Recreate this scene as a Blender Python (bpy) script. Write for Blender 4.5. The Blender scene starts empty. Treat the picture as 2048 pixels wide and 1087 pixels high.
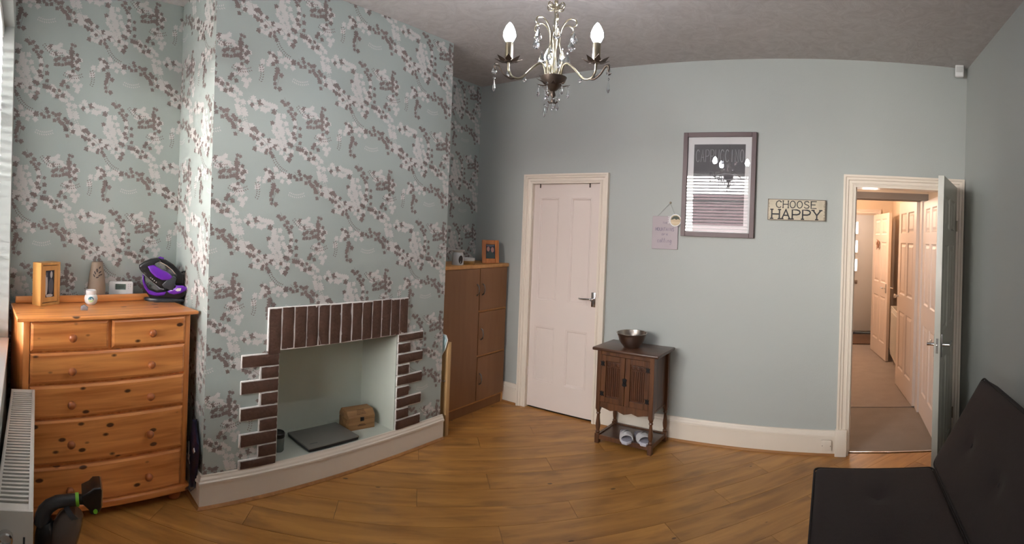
import bpy, bmesh, math, random
from math import pi, sin, cos, radians
from mathutils import Vector, Matrix

random.seed(7)
SC = bpy.context.scene
COL = SC.collection

# ------------------------------------------------------------------ camera, world, light, exposure
cd = bpy.data.cameras.new('camera')
cd.type = 'PANO'
cd.panorama_type = 'CENTRAL_CYLINDRICAL'          # the photograph is a phone panorama
cd.central_cylindrical_range_u_min = -0.99417
cd.central_cylindrical_range_u_max = 0.99417
cd.central_cylindrical_range_v_min = -0.6136
cd.central_cylindrical_range_v_max = 0.4417
cd.central_cylindrical_radius = 1.0
cd.clip_start = 0.02
cam = bpy.data.objects.new('camera', cd)
COL.objects.link(cam)
cam.matrix_world = (Matrix.Translation((0, 0, 1.55)) @ Matrix.Rotation(0.6224, 4, 'Z')
                    @ Matrix.Rotation(-0.0381, 4, 'Y') @ Matrix.Rotation(pi / 2, 4, 'X'))
SC.camera = cam

w = bpy.data.worlds.new('daylight')
SC.world = w
w.use_nodes = True
wn, wl = w.node_tree.nodes, w.node_tree.links
bg = wn['Background']
tc = wn.new('ShaderNodeTexCoord'); sep = wn.new('ShaderNodeSeparateXYZ')
rmp = wn.new('ShaderNodeValToRGB')
rmp.color_ramp.elements[0].position = 0.0; rmp.color_ramp.elements[0].color = (1.0, 0.96, 0.90, 1)
rmp.color_ramp.elements[1].position = 0.9; rmp.color_ramp.elements[1].color = (0.86, 0.92, 1.0, 1)
wl.new(tc.outputs['Generated'], sep.inputs[0]); wl.new(sep.outputs['Z'], rmp.inputs[0])
wl.new(rmp.outputs[0], bg.inputs['Color'])
bg.inputs['Strength'].default_value = 25.0

vs = SC.view_settings
vs.view_transform = 'Standard'
vs.look = 'None'
vs.gamma = 1.0
vs.use_curve_mapping = False
vs.exposure = 1.12


def lamp(name, kind, loc, energy, color=(1, 1, 1), rot=(0, 0, 0), size=0.1, size_y=None, portal=False):
    l = bpy.data.lights.new(name, kind)
    l.energy = energy; l.color = color
    if kind == 'AREA':
        l.size = size
        if size_y: l.shape = 'RECTANGLE'; l.size_y = size_y
        if portal: l.cycles.is_portal = True
    elif kind == 'POINT':
        l.shadow_soft_size = size
    elif kind == 'SUN':
        l.angle = size
    o = bpy.data.objects.new(name, l)
    o.location = loc; o.rotation_euler = rot
    COL.objects.link(o)
    return o


WIN = [(-2.74, -1.25), (0.52, 0.92)]  # second opening is unseen, added to spread daylight more evenly
WZ0, WZ1 = 0.86, 2.52
for a, b in WIN:   # portals guide the sky light through the two window openings
    lamp('window_portal', 'AREA', ((a + b) / 2, -0.31, (WZ0 + WZ1) / 2), 1.0, rot=(radians(90), 0, 0), size=b - a, size_y=WZ1 - WZ0, portal=True)
# light of the hall's ceiling lamp and of the little lobby lamp
lamp('hall_lamp_light', 'POINT', (-0.12, 6.3, 2.00), 20, (1.0, 0.74, 0.54), size=0.08)
lamp('lobby_lamp_light', 'POINT', (0.30, 4.25, 1.86), 2.0, (1.0, 0.76, 0.60), size=0.06)
lamp('porch_fill_light', 'POINT', (0.10, 8.0, 2.10), 6.0, (1.0, 0.84, 0.74), size=0.06)  # unseen fill light added to lighten the front door

# ------------------------------------------------------------------ materials


def lin(c):
    c = c / 255.0
    return c / 12.92 if c <= 0.04045 else ((c + 0.055) / 1.055) ** 2.4


def rgb(r, g, b): return (lin(r), lin(g), lin(b), 1.0)


def new_mat(name):
    m = bpy.data.materials.new(name); m.use_nodes = True
    nt = m.node_tree
    return m, nt, nt.nodes['Principled BSDF']


def plain(name, col, rough=0.6, metal=0.0, bump=0.0, bscale=60, var=0.0, vscale=6, coat=0.0, spec=None, emis=None, estr=0, coords='Object', bdist=0.002):
    m, nt, p = new_mat(name)
    p.inputs['Base Color'].default_value = col
    p.inputs['Roughness'].default_value = rough
    p.inputs['Metallic'].default_value = metal
    if coat: p.inputs['Coat Weight'].default_value = coat; p.inputs['Coat Roughness'].default_value = 0.1
    if spec is not None: p.inputs['Specular IOR Level'].default_value = spec
    if emis: p.inputs['Emission Color'].default_value = emis; p.inputs['Emission Strength'].default_value = estr
    t = nt.nodes.new('ShaderNodeTexCoord')
    if var > 0:
        n = nt.nodes.new('ShaderNodeTexNoise'); n.inputs['Scale'].default_value = vscale; n.inputs['Detail'].default_value = 5
        nt.links.new(t.outputs[coords], n.inputs['Vector'])
        mx = nt.nodes.new('ShaderNodeMix'); mx.data_type = 'RGBA'
        mx.inputs[6].default_value = tuple(max(0, c * (1 - var)) for c in col[:3]) + (1,)
        mx.inputs[7].default_value = tuple(min(1, c * (1 + var)) for c in col[:3]) + (1,)
        nt.links.new(n.outputs[0], mx.inputs[0]); nt.links.new(mx.outputs[2], p.inputs['Base Color'])
    if bump > 0:
        n2 = nt.nodes.new('ShaderNodeTexNoise'); n2.inputs['Scale'].default_value = bscale; n2.inputs['Detail'].default_value = 6
        nt.links.new(t.outputs[coords], n2.inputs['Vector'])
        b = nt.nodes.new('ShaderNodeBump'); b.inputs['Strength'].default_value = bump; b.inputs['Distance'].default_value = bdist
        nt.links.new(n2.outputs[0], b.inputs['Height']); nt.links.new(b.outputs[0], p.inputs['Normal'])
    return m


def wood(name, c1, c2, axis=0, scale=9.0, rough=0.45, knots=None, knot_col=None, coat=0.0, stretch=14.0, perobj=0.0, blotch=0.0, blotch_col=None, kscale=5.0):
    """stretched-noise grain along an axis, optional knots, optional per-object shade"""
    m, nt, p = new_mat(name)
    N, L = nt.nodes, nt.links
    t = N.new('ShaderNodeTexCoord'); mp = N.new('ShaderNodeMapping')
    s = [stretch] * 3; s[axis] = 1.0
    mp.inputs['Scale'].default_value = s
    oi = N.new('ShaderNodeObjectInfo')
    add = N.new('ShaderNodeVectorMath'); add.operation = 'MULTIPLY_ADD'
    cmb = N.new('ShaderNodeCombineXYZ')
    L.new(oi.outputs['Random'], cmb.inputs[0]); L.new(oi.outputs['Random'], cmb.inputs[1]); L.new(oi.outputs['Random'], cmb.inputs[2])
    add.inputs[1].default_value = (17.3, 31.1, 23.7)
    L.new(cmb.outputs[0], add.inputs[0]); L.new(t.outputs['Object'], add.inputs[2])
    L.new(add.outputs[0], mp.inputs['Vector'])
    n = N.new('ShaderNodeTexNoise'); n.inputs['Scale'].default_value = scale / 4; n.inputs['Detail'].default_value = 7; n.inputs['Distortion'].default_value = 0.6
    L.new(mp.outputs[0], n.inputs['Vector'])
    r = N.new('ShaderNodeValToRGB')
    r.color_ramp.elements[0].position = 0.32; r.color_ramp.elements[0].color = c1
    r.color_ramp.elements[1].position = 0.68; r.color_ramp.elements[1].color = c2
    L.new(n.outputs[0], r.inputs[0])
    out = r.outputs[0]

    def mixin(fac, colr, prev):
        mx = N.new('ShaderNodeMix'); mx.data_type = 'RGBA'
        L.new(fac, mx.inputs[0]); L.new(prev, mx.inputs[6]); mx.inputs[7].default_value = colr
        return mx.outputs[2]
    if blotch:
        nb = N.new('ShaderNodeTexNoise'); nb.inputs['Scale'].default_value = 3.5; nb.inputs['Detail'].default_value = 4
        mb = N.new('ShaderNodeMapping'); sb = [3.0] * 3; sb[axis] = 1.0; mb.inputs['Scale'].default_value = sb
        L.new(add.outputs[0], mb.inputs['Vector']); L.new(mb.outputs[0], nb.inputs['Vector'])
        rb = N.new('ShaderNodeValToRGB'); rb.color_ramp.elements[0].position = 0.52; rb.color_ramp.elements[0].color = (0, 0, 0, 1)
        rb.color_ramp.elements[1].position = 0.74; rb.color_ramp.elements[1].color = (blotch, blotch, blotch, 1)
        L.new(nb.outputs[0], rb.inputs[0]); out = mixin(rb.outputs[0], blotch_col, out)
    if knots:
        mk = N.new('ShaderNodeMapping'); sk = [kscale * 1.9] * 3; sk[axis] = kscale; mk.inputs['Scale'].default_value = sk
        L.new(add.outputs[0], mk.inputs['Vector'])
        v = N.new('ShaderNodeTexVoronoi'); v.inputs['Scale'].default_value = 1.0; v.inputs['Randomness'].default_value = 1.0
        L.new(mk.outputs[0], v.inputs['Vector'])
        rk = N.new('ShaderNodeValToRGB'); rk.color_ramp.elements[0].position = knots * 0.75; rk.color_ramp.elements[0].color = (0.9, 0.9, 0.9, 1)
        rk.color_ramp.elements[1].position = knots * 1.1; rk.color_ramp.elements[1].color = (0, 0, 0, 1)
        L.new(v.outputs['Distance'], rk.inputs[0]); out = mixin(rk.outputs[0], knot_col, out)
    if perobj:
        hsv = N.new('ShaderNodeHueSaturation')
        mr = N.new('ShaderNodeMapRange'); mr.inputs[3].default_value = 1 - perobj; mr.inputs[4].default_value = 1 + perobj
        L.new(oi.outputs['Random'], mr.inputs[0]); L.new(mr.outputs[0], hsv.inputs['Value']); L.new(out, hsv.inputs['Color'])
        out = hsv.outputs[0]
    L.new(out, p.inputs['Base Color'])
    p.inputs['Roughness'].default_value = rough
    if coat: p.inputs['Coat Weight'].default_value = coat; p.inputs['Coat Roughness'].default_value = 0.25
    b = N.new('ShaderNodeBump'); b.inputs['Strength'].default_value = 0.15; b.inputs['Distance'].default_value = 0.001
    L.new(n.outputs[0], b.inputs['Height']); L.new(b.outputs[0], p.inputs['Normal'])
    return m


def thin_glass(name, tint=(1, 1, 1, 1), ior=1.5):
    m = bpy.data.materials.new(name); m.use_nodes = True
    nt = m.node_tree; nt.nodes.clear()
    o = nt.nodes.new('ShaderNodeOutputMaterial'); mx = nt.nodes.new('ShaderNodeMixShader')
    tr = nt.nodes.new('ShaderNodeBsdfTransparent'); tr.inputs[0].default_value = tint
    gl = nt.nodes.new('ShaderNodeBsdfGlossy'); gl.inputs['Roughness'].default_value = 0.0
    fr = nt.nodes.new('ShaderNodeFresnel'); fr.inputs[0].default_value = ior
    nt.links.new(fr.outputs[0], mx.inputs[0]); nt.links.new(tr.outputs[0], mx.inputs[1]); nt.links.new(gl.outputs[0], mx.inputs[2])
    nt.links.new(mx.outputs[0], o.inputs[0])
    return m


M = {}
M['sage'] = plain('sage_paint', (0.420, 0.440, 0.418, 1), 0.75, bump=0.25, bscale=140, var=0.02, vscale=2)
M['paper'] = plain('sage_wallpaper', (0.395, 0.440, 0.412, 1), 0.6, bump=0.1, bscale=220, var=0.03, vscale=3)
M['print_white'] = plain('pearl_print', (0.60, 0.575, 0.55, 1), 0.5, var=0.06, vscale=14)
M['print_taupe'] = plain('taupe_print', (0.215, 0.170, 0.155, 1), 0.5, var=0.22, vscale=9)
M['ceiling'] = None
M['cream'] = plain('cream_gloss_paint', (0.77, 0.68, 0.575, 1), 0.35, var=0.02, vscale=3)
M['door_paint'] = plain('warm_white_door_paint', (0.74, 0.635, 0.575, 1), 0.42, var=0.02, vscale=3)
M['white'] = plain('white_plastic', (0.80, 0.80, 0.79, 1), 0.35)
M['rad'] = plain('radiator_enamel', (0.66, 0.62, 0.56, 1), 0.3)
M['firebox'] = plain('firebox_paint', (0.55, 0.58, 0.51, 1), 0.7, bump=0.3, bscale=30, var=0.05, vscale=8)
M['mortar'] = plain('white_mortar', (0.78, 0.74, 0.71, 1), 0.8, bump=0.8, bscale=90, var=0.15, vscale=40, bdist=0.004)
M['brick'] = plain('brown_brick', (0.095, 0.046, 0.030, 1), 0.7, bump=0.9, bscale=55, var=0.45, vscale=28, bdist=0.006)
M['pine'] = wood('orange_pine', rgb(194, 114, 56), rgb(238, 160, 90), axis=0, scale=7, rough=0.38, knots=0.15, knot_col=rgb(52, 20, 12), coat=0.3, stretch=16, kscale=6.6)
M['pine_v'] = wood('orange_pine_upright', rgb(194, 114, 56), rgb(232, 152, 84), axis=2, scale=7, rough=0.38, coat=0.3, stretch=16)
M['knob'] = plain('turned_pine_knob', rgb(170, 96, 50), 0.35, coat=0.4, var=0.15, vscale=30)
M['beech'] = wood('beech_veneer', rgb(196, 138, 78), rgb(214, 158, 96), axis=1, scale=5, rough=0.45)
M['foil'] = wood('brown_foil_door', rgb(132, 90, 55), rgb(143, 99, 62), axis=2, scale=5, rough=0.5, stretch=10)
M['oak'] = wood('dark_oak', rgb(70, 42, 26), rgb(104, 66, 40), axis=2, scale=10, rough=0.36, coat=0.3)
M['oak_top'] = wood('dark_oak_top', rgb(62, 38, 26), rgb(90, 58, 40), axis=0, scale=10, rough=0.35, coat=0.3)
M['oak_panel'] = wood('carved_oak', rgb(62, 34, 18), rgb(90, 52, 28), axis=2, scale=14, rough=0.4)
M['framewood'] = wood('honey_frame_wood', rgb(198, 140, 74), rgb(222, 168, 98), axis=2, scale=8, rough=0.4)
M['frame2'] = wood('amber_frame_wood', rgb(166, 94, 38), rgb(196, 120, 54), axis=2, scale=8, rough=0.4)
M['laminate'] = wood('aged_oak_laminate', rgb(158, 108, 52), rgb(198, 143, 76), axis=0, scale=7, rough=0.36, knots=0.055, knot_col=rgb(84, 54, 30), stretch=7, perobj=0.06, blotch=0.6, blotch_col=rgb(112, 74, 40), kscale=3.2)
M['bead'] = wood('oak_bead', rgb(150, 100, 54), rgb(176, 124, 70), axis=0, scale=6, rough=0.4)
M['carpet'] = plain('beige_carpet', (0.34, 0.285, 0.25, 1), 0.95, bump=1.0, bscale=260, var=0.14, vscale=7, bdist=0.006)
M['carpet2'] = plain('taupe_carpet', (0.28, 0.235, 0.20, 1), 0.95, bump=1.0, bscale=260, var=0.16, vscale=6, bdist=0.006)
M['mat'] = plain('brown_doormat', (0.14, 0.08, 0.05, 1), 0.95, bump=1.0, bscale=150, var=0.4, vscale=20)
M['peach'] = plain('hall_paint', (0.66, 0.54, 0.42, 1), 0.7, var=0.02)
M['bulkhead'] = plain('brown_grey_beam', (0.22, 0.19, 0.17, 1), 0.7)  # one flat brown-grey, darker than the hall walls
M['chrome'] = plain('chrome', (0.75, 0.75, 0.76, 1), 0.16, 1.0)
M['steel'] = plain('brushed_steel', (0.42, 0.37, 0.33, 1), 0.28, 1.0, bump=0.1, bscale=200)
M['dull_steel'] = plain('dull_steel', (0.20, 0.17, 0.15, 1), 0.4, 0.9)
M['brass'] = plain('aged_brass', (0.30, 0.26, 0.19, 1), 0.32, 1.0)
M['bronze'] = plain('dark_bronze', (0.10, 0.075, 0.06, 1), 0.4, 0.8)
M['iron_black'] = plain('black_iron', (0.012, 0.012, 0.013, 1), 0.5, 0.6)
M['black'] = plain('black_plastic', (0.012, 0.012, 0.013, 1), 0.3)
M['dgrey'] = plain('charcoal_plastic', (0.035, 0.04, 0.047, 1), 0.3)
M['purple'] = plain('purple_gloss_plastic', (0.13, 0.02, 0.36, 1), 0.18, coat=0.5)
M['green'] = plain('lime_plastic', (0.22, 0.62, 0.05, 1), 0.4)
M['smoke'] = plain('smoked_plastic', (0.10, 0.08, 0.07, 1), 0.15, coat=0.5)
M['sofa'] = plain('dark_brown_weave', (0.022, 0.0135, 0.0125, 1), 0.92, bump=1.0, bscale=420, var=0.18, vscale=50, bdist=0.003)
M['sofa_pipe'] = plain('sofa_piping', (0.010, 0.007, 0.007, 1), 0.9)
M['mat_board'] = plain('white_mount_board', (0.62, 0.60, 0.60, 1), 0.7)
M['poster'] = plain('slate_print', (0.075, 0.068, 0.075, 1), 0.6, var=0.25, vscale=6)
M['chalk'] = plain('chalk_ink', (0.36, 0.35, 0.37, 1), 0.7)
M['poster_frame'] = plain('plum_brown_frame', (0.105, 0.062, 0.062, 1), 0.45, var=0.1, vscale=20)
M['glass_pane'] = thin_glass('clear_glass_pane')
M['crystal'] = None
M['bulb'] = plain('lit_bulb', (1, 1, 1, 1), 0.4, emis=(0.86, 0.90, 1.0, 1), estr=110)
M['taupe_ceramic'] = plain('taupe_ceramic', (0.30, 0.225, 0.165, 1), 0.65, bump=0.5, bscale=60, var=0.08, vscale=30)
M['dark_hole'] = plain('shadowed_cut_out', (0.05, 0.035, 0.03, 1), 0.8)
M['lcd'] = plain('lcd_screen', (0.12, 0.17, 0.15, 1), 0.2)
M['lcd_ink'] = plain('lcd_digits', (0.03, 0.05, 0.05, 1), 0.4)
M['teal'] = plain('teal_label', (0.06, 0.20, 0.26, 1), 0.4)
M['lime_label'] = plain('pale_green_label', (0.55, 0.70, 0.35, 1), 0.4)
M['stone'] = plain('grey_clear_plastic', (0.25, 0.23, 0.24, 1), 0.2)
M['navy'] = plain('navy_plastic_bag', (0.012, 0.014, 0.045, 1), 0.3, bump=0.6, bscale=18, bdist=0.01)
M['laptop'] = plain('grey_laptop_lid', (0.20, 0.195, 0.18, 1), 0.42, 0.2)
M['boxwood'] = wood('stained_box_wood', rgb(128, 92, 56), rgb(164, 122, 78), axis=0, scale=9, rough=0.6, blotch=0.5, blotch_col=rgb(96, 66, 42))
M['jar_glass'] = plain('smoky_green_glass', (0.10, 0.12, 0.11, 1), 0.12, coat=0.5)
M['pearl'] = plain('white_ceramic', (0.62, 0.62, 0.60, 1), 0.3)
M['ochre'] = plain('ochre_ceramic', (0.36, 0.20, 0.06, 1), 0.4)
M['sign_board'] = plain('distressed_cream_board', (0.56, 0.49, 0.37, 1), 0.7, var=0.25, vscale=22, bump=0.4, bscale=60)
M['ink'] = plain('dark_ink', (0.03, 0.03, 0.035, 1), 0.7)
M['plaque'] = plain('dusty_pink_plaque', (0.42, 0.36, 0.38, 1), 0.6, var=0.06, vscale=10)
M['plaque_ink'] = plain('grey_purple_ink', (0.20, 0.18, 0.23, 1), 0.7)
M['slice'] = wood('pale_wood_slice', rgb(186, 164, 132), rgb(216, 198, 166), axis=0, scale=14, rough=0.6)
M['ridge'] = plain('dark_mountain_ink', (0.08, 0.09, 0.07, 1), 0.7)
M['twig'] = plain('dried_twig', (0.30, 0.17, 0.12, 1), 0.9)
M['string'] = plain('grey_string', (0.25, 0.25, 0.23, 1), 0.8)
M['photo_dark'] = plain('photo_dark', (0.012, 0.014, 0.03, 1), 0.4)
M['photo_grey'] = plain('photo_grey', (0.10, 0.10, 0.12, 1), 0.4)
M['photo_pale'] = plain('photo_pale', (0.55, 0.53, 0.52, 1), 0.4)
M['photo_skin'] = plain('photo_skin', (0.42, 0.20, 0.16, 1), 0.4)
M['photo_teal'] = plain('photo_green', (0.04, 0.06, 0.05, 1), 0.4)
M['rubber_grey'] = plain('pale_grey_foam', (0.55, 0.54, 0.60, 1), 0.7)
M['foot_grey'] = plain('lilac_grey_footbed', (0.30, 0.285, 0.33, 1), 0.8, bump=0.4, bscale=120)
M['pad'] = plain('floral_blue_cloth', (0.42, 0.58, 0.60, 1), 0.8, var=0.1)
M['pad_pink'] = plain('pink_print', (0.55, 0.16, 0.18, 1), 0.8)
M['paleboard'] = wood('pale_pine_board', rgb(176, 138, 90), rgb(204, 166, 116), axis=2, scale=6, rough=0.55)
M['outbrick'] = plain('garden_brick', (0.16, 0.10, 0.105, 1), 0.9, var=0.3, vscale=3)
M['outground'] = plain('paving', (0.25, 0.24, 0.22, 1), 0.9)
M['blind'] = plain('white_blind_slat', (0.70, 0.70, 0.70, 1), 0.5)
M['frosted'] = plain('lit_frosted_pane', (0.9, 0.9, 0.9, 1), 0.3, emis=(1.0, 0.98, 0.95, 1), estr=3.0)  # emission stands in for daylight behind the front door panes
M['upvc'] = plain('white_composite_door', (0.60, 0.585, 0.57, 1), 0.4)
M['umber'] = plain('dark_gap', (0.015, 0.01, 0.008, 1), 0.9)
M['cable'] = plain('white_flex', (0.72, 0.70, 0.70, 1), 0.4)


def crystal_mat():
    m, nt, p = new_mat('cut_crystal')
    p.inputs['Base Color'].default_value = (0.95, 0.97, 1, 1)
    p.inputs['Roughness'].default_value = 0.02
    p.inputs['IOR'].default_value = 1.5
    p.inputs['Transmission Weight'].default_value = 1.0
    return m


M['crystal'] = crystal_mat()


def ceiling_mat():
    m, nt, p = new_mat('textured_ceiling_paper')
    N, L = nt.nodes, nt.links
    t = N.new('ShaderNodeTexCoord')
    n = N.new('ShaderNodeTexNoise'); n.inputs['Scale'].default_value = 7; n.inputs['Detail'].default_value = 9; n.inputs['Distortion'].default_value = 2.2
    n.inputs['Roughness'].default_value = 0.68
    L.new(t.outputs['Object'], n.inputs['Vector'])
    r = N.new('ShaderNodeValToRGB')
    r.color_ramp.elements[0].position = 0.35; r.color_ramp.elements[0].color = (0.44, 0.405, 0.39, 1)
    r.color_ramp.elements[1].position = 0.70; r.color_ramp.elements[1].color = (0.55, 0.515, 0.50, 1)
    L.new(n.outputs[0], r.inputs[0]); L.new(r.outputs[0], p.inputs['Base Color'])
    b = N.new('ShaderNodeBump'); b.inputs['Strength'].default_value = 0.6; b.inputs['Distance'].default_value = 0.006
    L.new(n.outputs[0], b.inputs['Height']); L.new(b.outputs[0], p.inputs['Normal'])
    p.inputs['Roughness'].default_value = 0.8
    return m


M['ceiling'] = ceiling_mat()

# ------------------------------------------------------------------ helpers


class MB:
    """collects shapes in one bmesh, links them as ONE mesh object"""

    def __init__(self): self.b = bmesh.new(); self.mats = []; self.cur = 0

    def use(self, mat):
        if mat not in self.mats: self.mats.append(mat)
        self.cur = self.mats.index(mat)
        return self

    def _faces(self, fs):
        for f in fs: f.material_index = self.cur

    def add(self, verts, faces, M4=None):
        vs_ = [self.b.verts.new((M4 @ Vector(v)) if M4 else v) for v in verts]
        out = []
        for f in faces:
            try: out.append(self.b.faces.new([vs_[i] for i in f]))
            except ValueError: pass
        self._faces(out)
        return vs_, out

    def box(self, x0, x1, y0, y1, z0, z1, bev=0.0, seg=2, M4=None):
        vv = [(x, y, z) for x in (x0, x1) for y in (y0, y1) for z in (z0, z1)]
        ff = [(0, 1, 3, 2), (4, 6, 7, 5), (0, 4, 5, 1), (2, 3, 7, 6), (0, 2, 6, 4), (1, 5, 7, 3)]
        if bev <= 0:
            self.add(vv, ff, M4); return self
        t = bmesh.new(); v = [t.verts.new(p) for p in vv]
        for f in ff: t.faces.new([v[i] for i in f])
        bmesh.ops.bevel(t, geom=list(t.edges), offset=bev, segments=seg, profile=0.5, affect='EDGES')
        self.merge(t, M4); return self

    def merge(self, t, M4=None):
        mp = {v: self.b.verts.new((M4 @ v.co) if M4 else v.co) for v in t.verts}
        out = []
        for f in t.faces:
            try: out.append(self.b.faces.new([mp[v] for v in f.verts]))
            except ValueError: pass
        self._faces(out); t.free()

    def lathe(self, prof, n=24, c=(0, 0, 0), M4=None, sx=1.0, sy=1.0):
        """prof = [(r, z)...] about Z through c"""
        verts, faces, rings = [], [], []
        for r, z in prof:
            if r < 1e-6:
                rings.append([len(verts)]); verts.append((c[0], c[1], c[2] + z))
            else:
                rings.append([len(verts) + k for k in range(n)])
                for k in range(n):
                    a = 2 * pi * k / n; verts.append((c[0] + r * cos(a) * sx, c[1] + r * sin(a) * sy, c[2] + z))
        for A, B in zip(rings, rings[1:]):
            for k in range(n):
                a, b_, c_, d = A[k % len(A)], A[(k + 1) % len(A)], B[(k + 1) % len(B)], B[k % len(B)]
                f = []
                for i in (a, b_, c_, d):
                    if i not in f: f.append(i)
                if len(f) > 2: faces.append(f)
        for R, rev in ((rings[0], True), (rings[-1], False)):
            if len(R) > 1: faces.append(list(reversed(R)) if rev else R)
        self.add(verts, faces, M4); return self

    def tube(self, pts, r, n=8, closed=False, M4=None):
        pts = [Vector(p) for p in pts]; m = len(pts)
        rs = r if isinstance(r, (list, tuple)) else [r] * m
        verts, faces = [], []
        up = Vector((0.31, 0.17, 0.93))
        prevn = None
        for i, p in enumerate(pts):
            if closed: t = pts[(i + 1) % m] - pts[i - 1]
            else: t = pts[min(i + 1, m - 1)] - pts[max(i - 1, 0)]
            if t.length < 1e-9: t = Vector((0, 0, 1))
            t.normalize()
            if prevn is None: nn = t.cross(up).normalized() if abs(t.dot(up)) < 0.98 else t.cross(Vector((1, 0, 0))).normalized()
            else:
                nn = (prevn - t * prevn.dot(t)); nn.normalize()
            prevn = nn; bb = t.cross(nn)
            for k in range(n):
                a = 2 * pi * k / n; verts.append(p + (nn * cos(a) + bb * sin(a)) * rs[i])
        rng = m if closed else m - 1
        for i in range(rng):
            j = (i + 1) % m
            for k in range(n):
                faces.append((i * n + k, i * n + (k + 1) % n, j * n + (k + 1) % n, j * n + k))
        if not closed:
            faces.append(tuple(range(n - 1, -1, -1))); faces.append(tuple((m - 1) * n + k for k in range(n)))
        self.add(verts, faces, M4); return self

    def prism(self, poly, y0, y1, bev=0.0, seg=2, M4=None, plane='xz'):
        """outline in x,z extruded from y0 to y1 (plane='xz') or x,y extruded in z (plane='xy')"""
        t = bmesh.new()
        def P3(p, d): return (p[0], d, p[1]) if plane == 'xz' else (p[0], p[1], d)
        A = [t.verts.new(P3(p, y0)) for p in poly]; B = [t.verts.new(P3(p, y1)) for p in poly]
        n = len(poly)
        fa = t.faces.new(A); fb = t.faces.new(list(reversed(B)))
        for i in range(n): t.faces.new((A[(i + 1) % n], A[i], B[i], B[(i + 1) % n]))
        bmesh.ops.recalc_face_normals(t, faces=list(t.faces))
        if bev > 0:
            ed = [e for f in (fa, fb) for e in f.edges]
            bmesh.ops.bevel(t, geom=ed, offset=bev, segments=seg, profile=0.5, affect='EDGES', clamp_overlap=True)
        bmesh.ops.triangulate(t, faces=[f for f in t.faces if len(f.verts) > 4])
        self.merge(t, M4); return self

    def rbox(self, w_, d_, h_, r, n=14, M4=None, fn=None):
        """rounded box centred on the origin with dense faces; fn(co) -> co for dents"""
        t = bmesh.new(); bmesh.ops.create_cube(t, size=2.0)
        bmesh.ops.subdivide_edges(t, edges=list(t.edges), cuts=n, use_grid_fill=True)
        hx, hy, hz = w_ / 2, d_ / 2, h_ / 2
        for v in t.verts:
            p = Vector((v.co.x * hx, v.co.y * hy, v.co.z * hz))
            q = Vector((max(-hx + r, min(hx - r, p.x)), max(-hy + r, min(hy - r, p.y)), max(-hz + r, min(hz - r, p.z))))
            d = p - q
            if d.length > 1e-9: p = q + d.normalized() * r if d.length > 0 else q
            v.co = fn(p) if fn else p
        self.merge(t, M4); return self

    def build(self, name, mat=None, parent=None, smooth=35, loc=None, rot=None):
        bmesh.ops.recalc_face_normals(self.b, faces=list(self.b.faces)) if not getattr(self, 'keepn', False) else None
        if smooth:
            lim = radians(smooth)
            for f in self.b.faces: f.smooth = True
            for e in self.b.edges:
                if len(e.link_faces) != 2 or e.calc_face_angle(0) > lim: e.smooth = False
        me = bpy.data.meshes.new(name); self.b.to_mesh(me); self.b.free()
        if self.mats:
            for m_ in self.mats: me.materials.append(m_)
        elif mat: me.materials.append(mat)
        o = bpy.data.objects.new(name, me); COL.objects.link(o)
        if parent: o.parent = parent
        if loc: o.location = loc
        if rot: o.rotation_euler = rot
        return o


def thing(name, label, cat, loc=(0, 0, 0), rz=0.0, group=None, kind=None):
    o = bpy.data.objects.new(name, None); COL.objects.link(o)
    o.empty_display_size = 0.05
    o.location = loc; o.rotation_euler = (0, 0, rz)
    o['label'] = label; o['category'] = cat
    if group: o['group'] = group
    if kind: o['kind'] = kind
    return o


def tag(o, label, cat, group=None, kind=None):
    o['label'] = label; o['category'] = cat
    if group: o['group'] = group
    if kind: o['kind'] = kind
    return o


def struct(o, label=None, cat=None):
    o['kind'] = 'structure'
    if label: o['label'] = label
    if cat: o['category'] = cat
    return o


def T(x=0, y=0, z=0): return Matrix.Translation((x, y, z))
def RX(a): return Matrix.Rotation(a, 4, 'X')
def RY(a): return Matrix.Rotation(a, 4, 'Y')
def RZ(a): return Matrix.Rotation(a, 4, 'Z')


def face_cam(x, y):   # heading that turns a thing's local -Y to someone standing at the window side of the room
    return -math.atan2(x, y)


def sweep_plan(path, prof, mb):
    """profile (d, z) swept along a plan polyline with mitred corners; d is measured to the LEFT of the path"""
    n = len(path); rings = []
    for i, p in enumerate(path):
        p = Vector(p)
        d0 = (Vector(path[i]) - Vector(path[i - 1])).normalized() if i > 0 else None
        d1 = (Vector(path[i + 1]) - Vector(path[i])).normalized() if i < n - 1 else None
        if d0 is None: d0 = d1
        if d1 is None: d1 = d0
        n0 = Vector((-d0.y, d0.x)); n1 = Vector((-d1.y, d1.x))
        m_ = (n0 + n1); m_.normalize(); k = 1.0 / max(0.3, m_.dot(n0))
        rings.append([(p.x + m_.x * d * k, p.y + m_.y * d * k, z) for d, z in prof])
    verts = [v for r in rings for v in r]; c = len(prof); faces = []
    for i in range(n - 1):
        for k in range(c):
            k2 = (k + 1) % c
            faces.append((i * c + k, i * c + k2, (i + 1) * c + k2, (i + 1) * c + k))
    faces.append(tuple(range(c - 1, -1, -1))); faces.append(tuple((n - 1) * c + k for k in range(c)))
    mb.add(verts, faces)


# ------------------------------------------------------------------ room shell
BY, LX, RXW, CZ = 3.746, -2.541, 0.972, 2.865
AY0, AY1, WY = 0.963, 2.735, -0.07           # chimney breast ends, window wall plane
ALX = -3.13

# floor slab with diagonal laminate planks
mb = MB(); mb.box(-3.3, 1.1, -0.3, 3.90, -0.13, -0.013)
floor = struct(mb.build('floor', M['umber']), 'oak-look laminate floor laid diagonally across the room', 'floor')


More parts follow.
